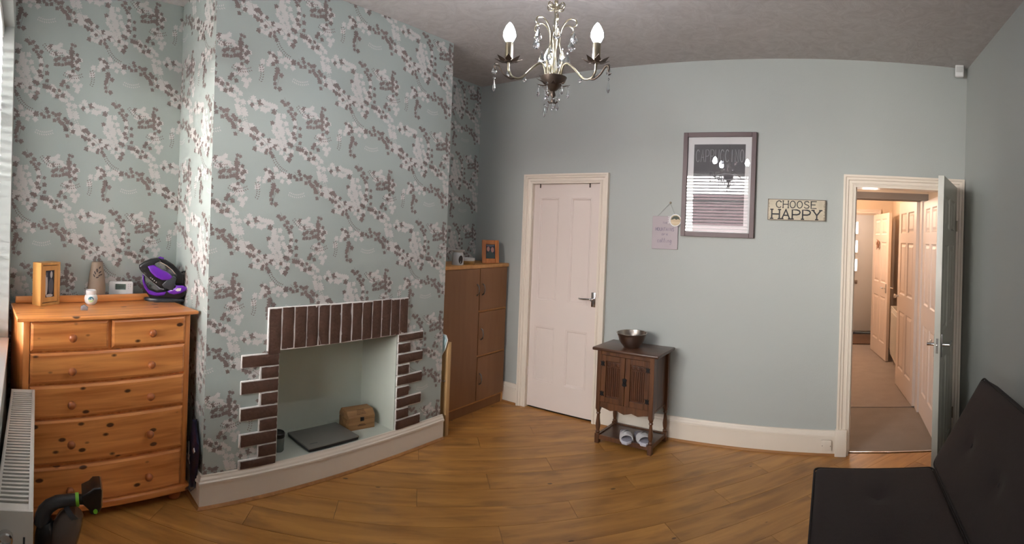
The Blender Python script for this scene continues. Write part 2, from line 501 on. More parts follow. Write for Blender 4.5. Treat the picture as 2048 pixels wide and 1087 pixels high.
def clip(poly, x0, x1, y0, y1):
    def cut(P, ax, lim, keep_less):
        out = []
        for i in range(len(P)):
            a, b_ = P[i], P[(i + 1) % len(P)]
            ia = (a[ax] <= lim) if keep_less else (a[ax] >= lim); ib = (b_[ax] <= lim) if keep_less else (b_[ax] >= lim)
            if ia: out.append(a)
            if ia != ib:
                t_ = (lim - a[ax]) / (b_[ax] - a[ax]); out.append((a[0] + t_ * (b_[0] - a[0]), a[1] + t_ * (b_[1] - a[1])))
        return out
    for ax, lim, less in ((0, x0, False), (0, x1, True), (1, y0, False), (1, y1, True)):
        if not poly: return []
        poly = cut(poly, ax, lim, less)
    return poly


PA = radians(46); PW, PL = 0.188, 1.29
ux, uy = cos(PA), sin(PA)
for r in range(-28, 30):
    off = (r * 0.433) % PL
    for c in range(-6, 7):
        s0 = c * PL + off; v0 = r * PW
        g = 0.0011
        q = [(s0 + g, v0 + g), (s0 + PL - g, v0 + g), (s0 + PL - g, v0 + PW - g), (s0 + g, v0 + PW - g)]
        wq = [(s * ux - v * uy, s * uy + v * ux) for s, v in q]
        wq = clip(wq, -3.15, 0.99, -0.09, 3.775)
        if len(wq) < 3: continue
        ar = 0.5 * abs(sum(wq[i][0] * wq[(i + 1) % len(wq)][1] - wq[(i + 1) % len(wq)][0] * wq[i][1] for i in range(len(wq))))
        if ar < 0.0008: continue
        cx, cy = (s0 + PL / 2) * ux - (v0 + PW / 2) * uy, (s0 + PL / 2) * uy + (v0 + PW / 2) * ux
        loc = [((x - cx) * ux + (y - cy) * uy, -(x - cx) * uy + (y - cy) * ux) for x, y in wq]
        mb = MB(); mb.prism(loc, -0.012, 0.0, plane='xy')
        mb.build('floor_plank', M['laminate'], floor, smooth=0, loc=(cx, cy, 0), rot=(0, 0, PA))

# ceiling
mb = MB(); mb.box(-3.3, 1.1, -0.3, 3.9, CZ, CZ + 0.1)
struct(mb.build('ceiling', M['ceiling'], smooth=0), 'mauve-grey ceiling with swirled textured paper', 'ceiling')

# back wall with two door openings
D1 = (-2.485, -1.815, 1.948)      # closed door opening x0, x1, top
D2 = (0.146, 0.893, 1.945)        # open doorway to the hall
mb = MB()
y0, y1 = BY, BY + 0.12
mb.box(-3.3, D1[0], y0, y1, 0, CZ); mb.box(D1[0], D1[1], y0, y1, D1[2], CZ)
mb.box(D1[1], D2[0], y0, y1, 0, CZ); mb.box(D2[0], D2[1], y0, y1, D2[2], CZ); mb.box(D2[1], 1.1, y0, y1, 0, CZ)
struct(mb.build('wall_back', M['sage'], smooth=0), 'plain sage green painted wall with two doors', 'wall')
mb = MB(); mb.box(RXW, RXW + 0.12, -0.3, BY, 0, CZ)
struct(mb.build('wall_right', M['sage'], smooth=0), 'plain sage green painted wall behind the sofa', 'wall')
# window wall
mb = MB(); wy0 = -0.30
xs = [-3.3, WIN[0][0], WIN[0][1], WIN[1][0], WIN[1][1], 1.1]
for i in range(5):
    if i % 2 == 0: mb.box(xs[i], xs[i + 1], wy0, WY, 0, CZ)
    else: mb.box(xs[i], xs[i + 1], wy0, WY, 0, WZ0); mb.box(xs[i], xs[i + 1], wy0, WY, WZ1, CZ)
struct(mb.build('wall_front', M['sage'], smooth=0), 'painted window wall at the left edge of the picture', 'wall')
# papered left alcove wall (slightly out of square)
LA0, LA1 = Vector((-2.955, WY)), Vector((ALX, AY0))
mb = MB(); mb.prism([(LA0.x, -0.3), (LA0.x, LA0.y), (LA1.x, LA1.y), (LA1.x, 1.1), (-3.4, 1.1), (-3.4, -0.3)], 0, CZ, plane='xy')
wall_left = struct(mb.build('wall_left', M['paper'], smooth=0), 'papered alcove wall behind the pine chest of drawers', 'wall')
# right alcove wall
mb = MB(); mb.box(-3.3, -3.10, 2.6, BY, 0, CZ)
wall_alcove = struct(mb.build('wall_alcove', M['paper'], smooth=0), 'papered alcove wall behind the beech cupboard', 'wall')
# chimney breast with the fire opening
FY0, FY1, FZ0, FZ1, FXB = 1.402, 2.290, 0.165, 0.815, -2.90
mb = MB()
mb.box(-3.4, LX, AY0, FY0, 0, CZ); mb.box(-3.4, LX, FY1, AY1, 0, CZ); mb.box(-3.4, LX, FY0, FY1, FZ1, CZ)
mb.box(-3.4, LX, FY0, FY1, 0, FZ0); mb.box(-3.4, FXB - 0.01, FY0, FY1, FZ0, FZ1)
wall_chimney = struct(mb.build('wall_chimney', M['paper'], smooth=0), 'papered chimney breast with a small open fireplace', 'wall')
mb = MB(); e = 0.006
mb.box(FXB - 0.01, FXB, FY0, FY1, FZ0, FZ1)
mb.box(FXB, LX + 0.001, FY0, FY0 + e, FZ0 + e, FZ1 - e); mb.box(FXB, LX + 0.001, FY1 - e, FY1, FZ0 + e, FZ1 - e)
mb.box(FXB, LX + 0.001, FY0, FY1, FZ0, FZ0 + e); mb.box(FXB, LX + 0.001, FY0, FY1, FZ1 - e, FZ1)
fb = mb.build('fireplace_recess', M['firebox'], wall_chimney, smooth=0)
fb['label'] = 'pale painted lining of the fireplace recess'

# wallpaper print: trails of ivy leaves, one tile repeated over the papered walls
TW, TH = 0.53, 0.64
rnd = random.Random(21)


def ivy(cx, cy, s, a):
    half = [(0.06, -0.30), (0.20, -0.42), (0.34, -0.36), (0.28, -0.16), (0.46, -0.12), (0.56, 0.02), (0.46, 0.12), (0.26, 0.14), (0.28, 0.30), (0.18, 0.36), (0.08, 0.30), (0.07, 0.50)]
    base = [(0, -0.50)] + half + [(-x, y) for x, y in reversed(half)]
    ca, sa = cos(a), sin(a); k = rnd.uniform(0.75, 1.1)
    return [(cx + s * (x * k * ca - y * sa), cy + s * (x * k * sa + y * ca)) for x, y in base]


def tiny(cx, cy, s, a):
    base = [(0, -0.5), (0.22, 0), (0, 0.5), (-0.22, 0)]
    ca, sa = cos(a), sin(a)
    return [(cx + s * (x * ca - y * sa), cy + s * (x * sa + y * ca)) for x, y in base]


TILE = []      # (poly, colour index 0 white / 1 taupe)


def trail(x, y, a0, n, amp, freq, col, mixp=0.10, smin=0.030, smax=0.042, step=0.019, skip=0.10, ph=0.0):
    for i in range(n):
        a = a0 + amp * sin(ph + i * freq) + rnd.uniform(-0.12, 0.12)
        nx, ny = x + cos(a) * step, y + sin(a) * step
        pa = a + pi / 2; wd = 0.0008
        TILE.append(([(x + cos(pa) * wd, y + sin(pa) * wd), (x - cos(pa) * wd, y - sin(pa) * wd), (nx - cos(pa) * wd, ny - sin(pa) * wd), (nx + cos(pa) * wd, ny + sin(pa) * wd)], col))
        x, y = nx, ny
        for sd in (1, -1):
            if rnd.random() < skip + (0.35 if (i + (sd > 0)) % 2 else 0): continue
            o = rnd.uniform(0.008, 0.024)
            c_ = col if rnd.random() > mixp else 1 - col
            TILE.append((ivy(x + cos(pa) * o * sd, y + sin(pa) * o * sd, rnd.uniform(smin, smax), pi + rnd.uniform(-0.9, 0.9)), c_))


def sprig(x, y, a, n, col):
    for i in range(n):
        a += rnd.uniform(0.02, 0.20); x += cos(a) * 0.0125; y += sin(a) * 0.0125
        for sd in (1, -1): TILE.append((tiny(x + cos(a + pi / 2 * sd) * 0.0075, y + sin(a + pi / 2 * sd) * 0.0075, 0.0135, a - pi / 2 + sd * 0.9), col))


for t_ in [(0.00, 0.60, -0.62, 20, 0.5, 0.35, 0), (0.30, 0.56, -0.25, 13, 0.6, 0.5, 0), (0.03, 0.34, -0.15, 14, 0.6, 0.45, 0), (0.34, 0.36, -0.9, 13, 0.6, 0.4, 0), (0.05, 0.14, 0.15, 13, 0.7, 0.5, 0), (0.44, 0.14, -0.6, 9, 0.6, 0.5, 0), (0.16, 0.50, -1.5, 7, 0.5, 0.5, 0), (0.46, 0.46, -1.3, 7, 0.5, 0.5, 0)]:
    trail(*t_)
for t_ in [(0.22, 0.63, -1.3, 12, 0.5, 0.4, 1), (0.49, 0.62, -1.9, 15, 0.5, 0.35, 1), (0.00, 0.46, -1.0, 12, 0.5, 0.4, 1), (0.22, 0.36, -0.3, 12, 0.6, 0.5, 1), (0.12, 0.24, -1.3, 12, 0.5, 0.5, 1), (0.30, 0.22, -0.8, 13, 0.6, 0.4, 1), (0.36, 0.50, -0.2, 8, 0.5, 0.5, 1)]:
    trail(*t_, smin=0.024, smax=0.034, skip=0.16)
for (x, y, a, n, c_) in [(0.30, 0.60, -1.0, 11, 1), (0.16, 0.30, -1.3, 10, 1), (0.50, 0.26, -1.9, 10, 0), (0.26, 0.10, -0.5, 9, 0), (0.42, 0.44, -0.7, 10, 1), (0.06, 0.05, 0.9, 8, 1)]:
    sprig(x, y, a, n, c_)


# stack overlapping leaves in separate layers so that no two share a plane
LAYER = []
for k, (poly, c) in enumerate(TILE):
    bx_ = (min(p[0] for p in poly), max(p[0] for p in poly), min(p[1] for p in poly), max(p[1] for p in poly)); ly_ = 0
    for q, (b2, l2) in enumerate(LAYER):
        if l2 < ly_: continue
        for dx in (-TW, 0, TW):
            for dy in ((-TH, 0, TH) if dx == 0 else (-1.5 * TH, -0.5 * TH, 0.5 * TH, 1.5 * TH)):
                if bx_[0] < b2[1] + dx and bx_[1] > b2[0] + dx and bx_[2] < b2[3] + dy and bx_[3] > b2[2] + dy: ly_ = max(ly_, l2 + 1)
    LAYER.append((bx_, ly_))


def print_wall(name, parent, org, udir, nrm, width, z0, z1, u0=0.0, hole=None):
    """leaf print lying on a wall: org = plan point of u=0, udir = plan direction, nrm = room-side normal"""
    verts, faces, mi = [], [], []
    t0, t1 = int(math.floor(u0 / TW)) - 1, int((u0 + width) / TW) + 2
    for ti in range(t0, t1):
        for tj in range(int(z0 / TH) - 2, int(z1 / TH) + 2):
            for k, (poly, c) in enumerate(TILE):
                P = [(ti * TW + x - u0, (tj + 0.5 * (ti % 2)) * TH + y) for x, y in poly]
                xs_ = [p[0] for p in P]; zs_ = [p[1] for p in P]
                if max(xs_) <= 0 or min(xs_) >= width or max(zs_) <= z0 or min(zs_) >= z1: continue
                if hole and max(xs_) > hole[0] and min(xs_) < hole[1] and max(zs_) > hole[2] and min(zs_) < hole[3]: continue
                if min(xs_) < 0 or max(xs_) > width or min(zs_) < z0 or max(zs_) > z1:
                    P = clip(P, 0, width, z0, z1)
                    if len(P) < 3: continue
                d = 0.0005 + LAYER[k][1] * 0.00004
                b0 = len(verts)
                for u, z in P: verts.append((org[0] + udir[0] * u + nrm[0] * d, org[1] + udir[1] * u + nrm[1] * d, z))
                f = list(range(b0, len(verts)))
                faces.append(f); mi.append(c)
    me = bpy.data.meshes.new(name); me.from_pydata(verts, [], faces); me.update()
    me.materials.append(M['print_white']); me.materials.append(M['print_taupe'])
    me.polygons.foreach_set('material_index', mi)
    o = bpy.data.objects.new(name, me); COL.objects.link(o); o.parent = parent; o['kind'] = 'stuff'
    o['label'] = 'pearl and taupe ivy leaf print of the wallpaper'
    return o


ud = (LA1 - LA0); LW = ud.length; ud.normalize()
print_wall('leaf_print', wall_left, LA0, (ud.x, ud.y), (ud.y, -ud.x), LW, 0.0, CZ, u0=0.14)
print_wall('leaf_print', wall_chimney, (LX, AY0), (0, 1), (1, 0), AY1 - AY0, 0.17, CZ, u0=0.33, hole=(FY0 - AY0, FY1 - AY0, 0, FZ1))
print_wall('leaf_print', wall_chimney, (ALX, AY0), (1, 0), (0, -1), LX - ALX, 0.17, CZ, u0=0.27)
print_wall('leaf_print', wall_alcove, (-3.10, AY1), (0, 1), (1, 0), BY - AY1, 0.0, CZ, u0=0.05)

# skirting boards with a moulded top and an oak bead at the floor
SK = [(0, 0.0), (0.020, 0.0), (0.020, 0.128), (0.027, 0.131), (0.027, 0.142), (0.021, 0.147), (0.019, 0.156), (0.012, 0.166), (0.010, 0.174), (0, 0.175)]
BD = [(0.0, 0.0), (0.034, 0.0), (0.034, 0.004), (0.028, 0.012), (0.020, 0.015), (0.0, 0.015)]


def baseboard(name, path, label):
    mb = MB(); sweep_plan(path, SK, mb)
    o = struct(mb.build(name, M['cream'], smooth=20), label, 'skirting board')
    mb = MB(); sweep_plan(path, BD, mb)
    mb.build('floor_bead', M['bead'], o, smooth=20)['label'] = 'oak bead along the foot of the skirting'
    return o


baseboard('baseboard_back', [(0.062, BY), (-1.750, BY)], 'cream skirting board below the poster and the hanging signs')
baseboard('baseboard_corner', [(-2.562, BY), (-3.10, BY)], 'short cream skirting board between cupboard and closed door')
baseboard('baseboard_left', [(LX, 2.755), (LX, AY0), (ALX + 0.03, AY0)], 'cream skirting board running across the chimney breast and hearth')
baseboard('baseboard_right', [(RXW, -0.05), (RXW, BY - 0.02)], 'cream skirting board behind the sofa')


def architrave(name, x0, x1, zt, wl_, label, side=-1, y=BY, wr=None, par=None, mat='cream'):
    """moulded frame round an opening; profile swept left-top-right"""
    wr = wl_ if wr is None else wr
    prof = [(0.0, 0.0), (0.0, 0.016), (0.16, 0.020), (0.24, 0.013), (0.46, 0.015), (0.54, 0.024), (0.74, 0.026), (0.80, 0.034), (1.0, 0.034), (1.0, 0.0)]
    verts, faces = [], []
    c = len(prof)
    for i in range(4):
        for u, d in prof:
            yy = y + side * d
            if i == 0: verts.append((x0 - u * wl_, yy, 0))
            if i == 1: verts.append((x0 - u * wl_, yy, zt + u * wl_))
            if i == 2: verts.append((x1 + u * wr, yy, zt + u * wl_))
            if i == 3: verts.append((x1 + u * wr, yy, 0))
    for i in range(3):
        for k in range(c):
            k2 = (k + 1) % c; faces.append((i * c + k, i * c + k2, (i + 1) * c + k2, (i + 1) * c + k))
    faces.append(tuple(range(c))); faces.append(tuple(3 * c + k for k in range(c)))
    mb = MB(); mb.add(verts, faces)
    o = mb.build(name, M[mat], par, smooth=20)
    if not par: struct(o, label, 'door frame')
    else: o['label'] = label
    return o


mb = MB(); mb.box(D1[0] - 0.05, D1[1] + 0.05, y1, y1 + 0.03, -0.1, D1[2] + 0.05)  # unseen slab added to stop outside light leaking past the door
struct(mb.build('leak_block', M['sage'], smooth=0), 'unseen light-blocking slab added behind the closed door', 'wall')
tr = architrave('trim_1', D1[0], D1[1], D1[2], 0.070, 'moulded cream frame round the closed four-panel door')
mb = MB(); mb.box(D1[0], D1[0] + 0.012, BY - 0.014, y1, 0, D1[2]); mb.box(D1[1] - 0.010, D1[1], BY - 0.014, y1, 0, D1[2]); mb.box(D1[0] + 0.012, D1[1] - 0.010, BY - 0.0135, y1, D1[2] - 0.010, D1[2])
mb.build('door_lining', M['cream'], tr)
mb = MB(); mb.box(D1[0] + 0.075, D1[0] + 0.082, BY + 0.004, BY + 0.012, D1[2] - 0.045, D1[2] - 0.008); mb.build('hook', M['bronze'], tr)
mb = MB(); mb.box(D1[1] - 0.115, D1[1] - 0.107, BY + 0.004, BY + 0.012, D1[2] - 0.045, D1[2] - 0.008); mb.build('hook', M['bronze'], tr)
tr2 = architrave('trim_2', D2[0], D2[1], D2[2], 0.076, 'moulded cream frame round the open doorway to the hall', wr=0.072)
mb = MB(); mb.box(D2[0] - 0.084, D2[0], BY - 0.042, BY, 0, 0.19, bev=0.004); mb.build('plinth_block', M['cream'], tr2)
mb = MB(); mb.box(D2[0], D2[0] + 0.014, BY - 0.014, y1 + 0.01, 0, D2[2]); mb.box(D2[1] - 0.014, D2[1], BY + 0.03, y1 + 0.01, 0, D2[2]); mb.box(D2[0] + 0.014, D2[1] - 0.0141, BY - 0.0135, y1 + 0.01, D2[2] - 0.012, D2[2])
mb.box(D2[0] + 0.014, D2[0] + 0.026, BY + 0.045, BY + 0.07, 0, D2[2] - 0.012)
mb.build('door_lining', M['cream'], tr2)
mb = MB(); mb.box(D2[0] + 0.013, D2[0] + 0.0155, BY + 0.012, BY + 0.036, 0.94, 1.04); mb.build('strike_plate', M['chrome'], tr2)


# ------------------------------------------------------------------ panelled doors
def panel_door(root, w_, h_, t_, rects, prof, mat):
    xs_ = sorted({0, w_} | {r_[0] for r_ in rects} | {r_[1] for r_ in rects}); zs_ = sorted({0, h_} | {r_[2] for r_ in rects} | {r_[3] for r_ in rects})
    mb = MB()
    for i in range(len(xs_) - 1):
        for j in range(len(zs_) - 1):
            cx_, cz_ = (xs_[i] + xs_[i + 1]) / 2, (zs_[j] + zs_[j + 1]) / 2
            if any(r_[0] < cx_ < r_[1] and r_[2] < cz_ < r_[3] for r_ in rects): continue
            mb.box(xs_[i], xs_[i + 1], 0, t_, zs_[j], zs_[j + 1])
    bmesh.ops.remove_doubles(mb.b, verts=list(mb.b.verts), dist=1e-5)
    # drop the hidden faces between cells
    seen = {}
    for f in list(mb.b.faces):
        k = tuple(sorted(v.index if v.index >= 0 else id(v) for v in f.verts))
    mb.build('door_leaf', mat, root, smooth=0)
    for (a, b_, c_, d_) in rects:
        mb = MB()
        for sgn, yb in ((1, 0.0), (-1, t_)):
            vv, ff = [], []
            for ins, dep in prof:
                yy = yb + sgn * dep
                vv += [(a + ins, yy, c_ + ins), (b_ - ins, yy, c_ + ins), (b_ - ins, yy, d_ - ins), (a + ins, yy, d_ - ins)]
            for k in range(len(prof) - 1):
                for q in range(4): ff.append((k * 4 + q, k * 4 + (q + 1) % 4, k * 4 + 4 + (q + 1) % 4, k * 4 + 4 + q))
            k = (len(prof) - 1) * 4; ff.append((k, k + 1, k + 2, k + 3))
            mb.add(vv, ff)
        mb.build('door_panel', mat, root, smooth=0)


def lever(root, x, z, y, side, dirx, name='door_handle', plate=0.12):
    """lever handle: plate on the face at y, side -1 faces -Y; dirx = way the lever points"""
    mb = MB(); s = side
    ya, yb = sorted((y, y + s * 0.008)); mb.box(x - 0.019, x + 0.019, ya, yb, z - plate / 2, z + plate / 2, bev=0.003)
    mb.lathe([(0.011, 0), (0.010, 0.035), (0.012, 0.048), (0, 0.050)], 14, M4=T(x, y + s * 0.004, z + 0.005) @ RX(pi / 2 if s < 0 else -pi / 2))
    yy = y + s * 0.045
    mb.tube([(x, yy, z + 0.005), (x + dirx * 0.03, yy + s * 0.004, z + 0.007), (x + dirx * 0.07, yy + s * 0.002, z + 0.004), (x + dirx * 0.10, yy, z + 0.003), (x + dirx * 0.115, yy + s * 0.003, z + 0.007)], [0.008, 0.0085, 0.0075, 0.007, 0.006], 10)
    return mb.build(name, M['chrome'], root, smooth=50)


# closed four-panel door
d1 = thing('door_1', 'closed off-white four-panel door beside the beech cupboard', 'door', (D1[0] + 0.014, BY + 0.018, 0.014), 0, kind='structure')
w1, h1 = 0.644, 1.922
MP = [(0, 0), (0.006, 0.003), (0.012, 0.003), (0.020, 0.011), (0.024, 0.011)]
panel_door(d1, w1, h1, 0.038, [(0.060, 0.255, 0.925, 1.805), (0.370, 0.565, 0.925, 1.805), (0.050, 0.255, 0.225, 0.700), (0.360, 0.565, 0.225, 0.700)], MP, M['door_paint'])
h_ = lever(d1, 0.612, 0.975, 0.0, -1, -1)
h_['label'] = 'chrome lever handle on a long plate'
mb = MB()
for z in (0.26, 1.62):
    mb = MB(); mb.lathe([(0.006, 0), (0.006, 0.075)], 10, c=(-0.003, -0.005, z)); mb.build('hinge', M['door_paint'], d1)

# open six-panel door
SIX = [(0, 0), (0.012, 0.009), (0.020, 0.009), (0.042, 0.002)]


def six_rects(w_):
    m_ = 0.105; g_ = 0.085; pw = (w_ - 2 * m_ - g_) / 2
    r_ = []
    for (a, b_) in ((0.20, 0.80), (0.98, 1.52), (1.62, 1.83)):
        for x in (m_, m_ + pw + g_): r_.append((x, x + pw, a, b_))
    return r_


hinge = Vector((0.876, BY - 0.012)); edge = Vector((0.632, 3.075))
dv = (edge - hinge); ang = math.atan2(dv.y, dv.x)
d2 = thing('door_2', 'open grey-white six-panel door standing ajar beside the sofa', 'door', (hinge.x, hinge.y, 0.012), ang, kind='structure')
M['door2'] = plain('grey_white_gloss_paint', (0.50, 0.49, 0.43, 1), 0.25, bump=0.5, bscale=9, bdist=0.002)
wd2 = dv.length
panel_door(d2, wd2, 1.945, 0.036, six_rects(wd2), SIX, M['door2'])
lever(d2, wd2 - 0.055, 0.905, 0.0, -1, -1, plate=0.14)
lever(d2, wd2 - 0.055, 0.905, 0.036, 1, -1, plate=0.14)
mb = MB(); mb.box(wd2, wd2 + 0.0012, 0.011, 0.025, 0.865, 0.955); mb.lathe([(0.006, 0), (0.006, 0.006), (0, 0.006)], 10, M4=T(wd2, 0.018, 0.91) @ RY(pi / 2)); mb.build('latch_plate', M['chrome'], d2)
for z in (0.25, 1.62):
    mb = MB(); mb.lathe([(0.006, 0), (0.006, 0.08)], 10, c=(-0.004, 0.04, z)); mb.build('hinge', M['brass'], d2)

# ------------------------------------------------------------------ windows with venetian blinds (behind the viewpoint), the second one added for its light
for i, (a, b_) in enumerate(WIN):
    wn_ = thing('window_%d' % (i + 1), ['white framed window beside the radiator', 'unseen white framed window added to even out the daylight'][i], 'window', ((a + b_) / 2, -0.26, WZ0), 0, kind='structure')
    hw, hh = (b_ - a) / 2, WZ1 - WZ0
    mb = MB(); f = 0.05
    mb.box(-hw, -hw + f, -0.03, 0.03, 0, hh, 0.004); mb.box(hw - f, hw, -0.03, 0.03, 0, hh, 0.004); mb.box(-hw, hw, -0.03, 0.03, 0, f, 0.004); mb.box(-hw, hw, -0.03, 0.03, hh - f, hh, 0.004); mb.box(-hw, hw, -0.025, 0.025, hh * 0.72, hh * 0.72 + 0.04, 0.004)
    mb.build('window_frame', M['white'], wn_)
    for z0_, z1_ in ((f, hh * 0.72), (hh * 0.72 + 0.04, hh - f)):
        mb = MB(); mb.box(-hw + f, hw - f, -0.003, 0.003, z0_, z1_); mb.build('pane', M['glass_pane'], wn_, smooth=0)
    mb = MB(); mb.box(-hw, hw, 0.03, 0.196, 0.0005, 0.016, 0.005); mb.build('window_sill', M['white'], wn_)
    bl = thing('venetian_blind', ['white venetian blind hanging over the window beside the radiator', 'white venetian blind hanging over the added, unseen window'][i], 'blind', ((a + b_) / 2, -0.15, WZ0 + 0.03), 0, 'venetian blinds at the windows')
    n_ = 33; sp = (hh - 0.09) / n_
    mb = MB(); c0 = hw - 0.015
    for s in (-1,):
        pts = [(-0.024, -0.010), (-0.012, -0.0035), (0.0, 0.0), (0.012, 0.0), (0.024, -0.004)]
        vv = [(x, p[0], p[1]) for p in pts for x in (-c0, c0)] + [(x, p[0], p[1] - 0.0008) for p in pts for x in (-c0, c0)]
        ff = [(k * 2, k * 2 + 1, k * 2 + 3, k * 2 + 2) for k in range(4)] + [(10 + k * 2, 10 + k * 2 + 2, 10 + k * 2 + 3, 10 + k * 2 + 1) for k in range(4)]
        ff += [(0, 10, 11, 1), (8, 9, 19, 18), (0, 2, 12, 10), (2, 4, 14, 12), (4, 6, 16, 14), (6, 8, 18, 16), (1, 11, 13, 3), (3, 13, 15, 5), (5, 15, 17, 7), (7, 17, 19, 9)]
        mb.add(vv, ff)
    sl = mb.build('slat', M['blind'], bl, smooth=40, loc=(0, 0, sp), rot=(radians(10), 0, 0))
    for k in range(2, n_ + 1):
        c_ = sl.copy(); COL.objects.link(c_); c_.parent = bl; c_.location = (0, 0, sp * k)
    mb = MB(); mb.box(-c0, c0, -0.027, 0.027, hh - 0.075, hh - 0.032, 0.003); mb.build('headrail', M['white'], bl)
    mb = MB(); mb.box(-c0, c0, -0.025, 0.025, 0.004, 0.022, 0.003); mb.build('bottom_rail', M['white'], bl)
    for x in (-c0 * 0.75, 0, c0 * 0.75):
        mb = MB(); mb.tube([(x, 0.026, 0.02), (x, 0.026, hh - 0.07)], 0.0012, 6); mb.build('cord', M['white'], bl)

# outside the windows: a paved yard and the brick wall beyond it
mb = MB(); mb.box(-9, 8, -9.3, -0.31, -0.2, -0.1)
struct(mb.build('yard_ground', M['outground'], smooth=0), 'paved yard outside the windows', 'ground')
mb = MB(); mb.box(-4.6, 8, -9.2, -9.0, -0.1, 2.8); mb.box(-4.6, 8, -9.24, -8.96, 2.8, 2.88)
struct(mb.build('yard_wall', M['outbrick'], smooth=0), 'brick yard wall across from the windows', 'wall')

# ------------------------------------------------------------------ hall beyond the open door
HX = 0.862
mb = MB(); mb.box(-0.4, 1.0, 3.80, 4.80, -0.12, 0.0)
struct(mb.build('floor_lobby', M['carpet2'], smooth=0), 'taupe carpet in the lobby just past the doorway', 'carpet')
mb = MB(); mb.box(-0.4, 1.0, 4.815, 7.66, -0.12, 0.002)
struct(mb.build('floor_hall', M['carpet'], smooth=0), 'beige carpet in the hall beyond the lobby', 'carpet')
mb = MB(); mb.box(-0.4, 1.0, 4.80, 4.815, -0.12, -0.004); mb.box(-0.4, 1.0, 7.66, 8.75, -0.12, -0.004)
struct(mb.build('floor_porch', M['umber'], smooth=0), 'bare floor of the porch by the front door', 'floor')
mb = MB(); mb.box(-0.4, 0.86, 7.70, 8.45, -0.004, 0.012, 0.004)
tag(mb.build('doormat', M['mat']), 'dark brown doormat just inside the front door', 'doormat')
mb = MB(); mb.box(D2[0], D2[1], 3.790, 3.803, -0.01, 0.005, 0.002)
struct(mb.build('trim_3', M['chrome']), 'metal threshold strip between laminate and carpet', 'threshold strip')
mb = MB(); mb.box(HX, HX + 0.1, 3.866, 8.75, 0, 2.6)
struct(mb.build('wall_hall_right', M['peach'], smooth=0), 'peach-lit right wall of the hall', 'wall')
mb = MB(); mb.box(-0.4, -0.3, 3.866, 8.75, 0, 2.6)
struct(mb.build('wall_hall_left', M['peach'], smooth=0), 'left wall of the hall, hidden by the door frame', 'wall')
mb = MB(); mb.box(-0.4, 1.0, 8.72, 8.82, 0, 2.6)
struct(mb.build('wall_hall_end', M['peach'], smooth=0), 'end wall of the hall round the front door', 'wall')
mb = MB(); mb.box(-0.4, 1.0, 3.866, 8.8, 2.42, 2.5)
struct(mb.build('ceiling_hall', M['peach'], smooth=0), 'pale ceiling of the hall', 'ceiling')
mb = MB(); mb.box(-0.3, HX, 4.62, 4.82, 1.925, 1.985)
struct(mb.build('trim_4', M['bulkhead'], smooth=0), 'brown-grey beam crossing the hall above the carpet joint', 'beam')
mb = MB(); mb.box(HX - 0.05, HX, 4.66, 4.80, 0, 1.925)
struct(mb.build('trim_5', M['door_paint'], smooth=0), 'slim door jamb under the hall beam', 'door frame')
mb = MB(); mb.box(-0.3, HX, 4.62, 4.82, 1.985, 2.42)
struct(mb.build('wall_lobby', M['peach'], smooth=0), 'peach panel above the hall beam', 'wall')
# inner porch doorway
mb = MB(); mb.box(0.70, HX, 7.52, 7.64, 0, 2.42); mb.box(-0.3, 0.70, 7.52, 7.64, 1.98, 2.42)
struct(mb.build('wall_porch', M['peach'], smooth=0), 'partition with the doorway to the porch', 'wall')
architrave('trim_6', -0.25, 0.64, 1.94, 0.06, 'frame of the porch doorway at the end of the hall', y=7.52, mat='door_paint')
# doors of the hall
hd = thing('door_3', 'closed peach-lit six-panel door in the hall, nearest the lobby', 'door', (0.822, 4.80, 0.012), math.atan2(5.561 - 4.774, 0.759 - 0.822), kind='structure')
panel_door(hd, 0.78, 1.95, 0.036, six_rects(0.78), SIX, M['door_paint'])
mb = MB(); mb.lathe([(0.012, 0), (0.010, 0.02), (0.022, 0.035), (0.022, 0.05), (0, 0.056)], 14, M4=T(0.72, 0.036, 0.95) @ RX(-pi / 2)); mb.build('door_knob', M['chrome'], hd)
hj = thing('door_4', 'six-panel cupboard door edge seen just behind the open door', 'door', (HX - 0.004, 3.93, 0.012), pi / 2, kind='structure')
panel_door(hj, 0.70, 1.90, 0.034, six_rects(0.70), SIX, M['door_paint'])
pd_ = thing('door_5', 'half-open six-panel porch door with a dried wreath', 'door', (0.585, 7.36, 0.012), math.atan2(6.56 - 7.36, 0.725 - 0.585), kind='structure')
panel_door(pd_, 0.80, 1.90, 0.036, six_rects(0.80), SIX, M['door_paint'])
lever(pd_, 0.74, 0.92, 0.0, -1, -1); lever(pd_, 0.74, 0.92, 0.036, 1, -1)
# wreath hanging on that door
wv = Vector((0.725 - 0.585, 6.56 - 7.36)).normalized()
wp = Vector((0.585, 7.36)) + wv * 0.36 + Vector((wv.y, -wv.x)) * 0.02
wr_ = thing('wreath', 'small dried twig wreath hanging on the half-open porch door', 'wreath', (wp.x, wp.y, 1.50), math.atan2(wv.y, wv.x))
mb = MB(); mb.tube([(0.042 * cos(a), -0.004, 0.042 * sin(a)) for a in [2 * pi * k / 18 for k in range(18)]], 0.011, 7, closed=True); mb.build('wreath_ring', M['twig'], wr_)
mb = MB()
for k in range(22):
    a = rnd.uniform(0, 2 * pi); r0 = 0.04; r1 = rnd.uniform(0.055, 0.085)
    mb.tube([(r0 * cos(a), -0.006, r0 * sin(a)), (r1 * cos(a + 0.4), -0.016, r1 * sin(a + 0.4))], [0.003, 0.001], 5)
mb.build('twigs', M['twig'], wr_)['kind'] = 'stuff'
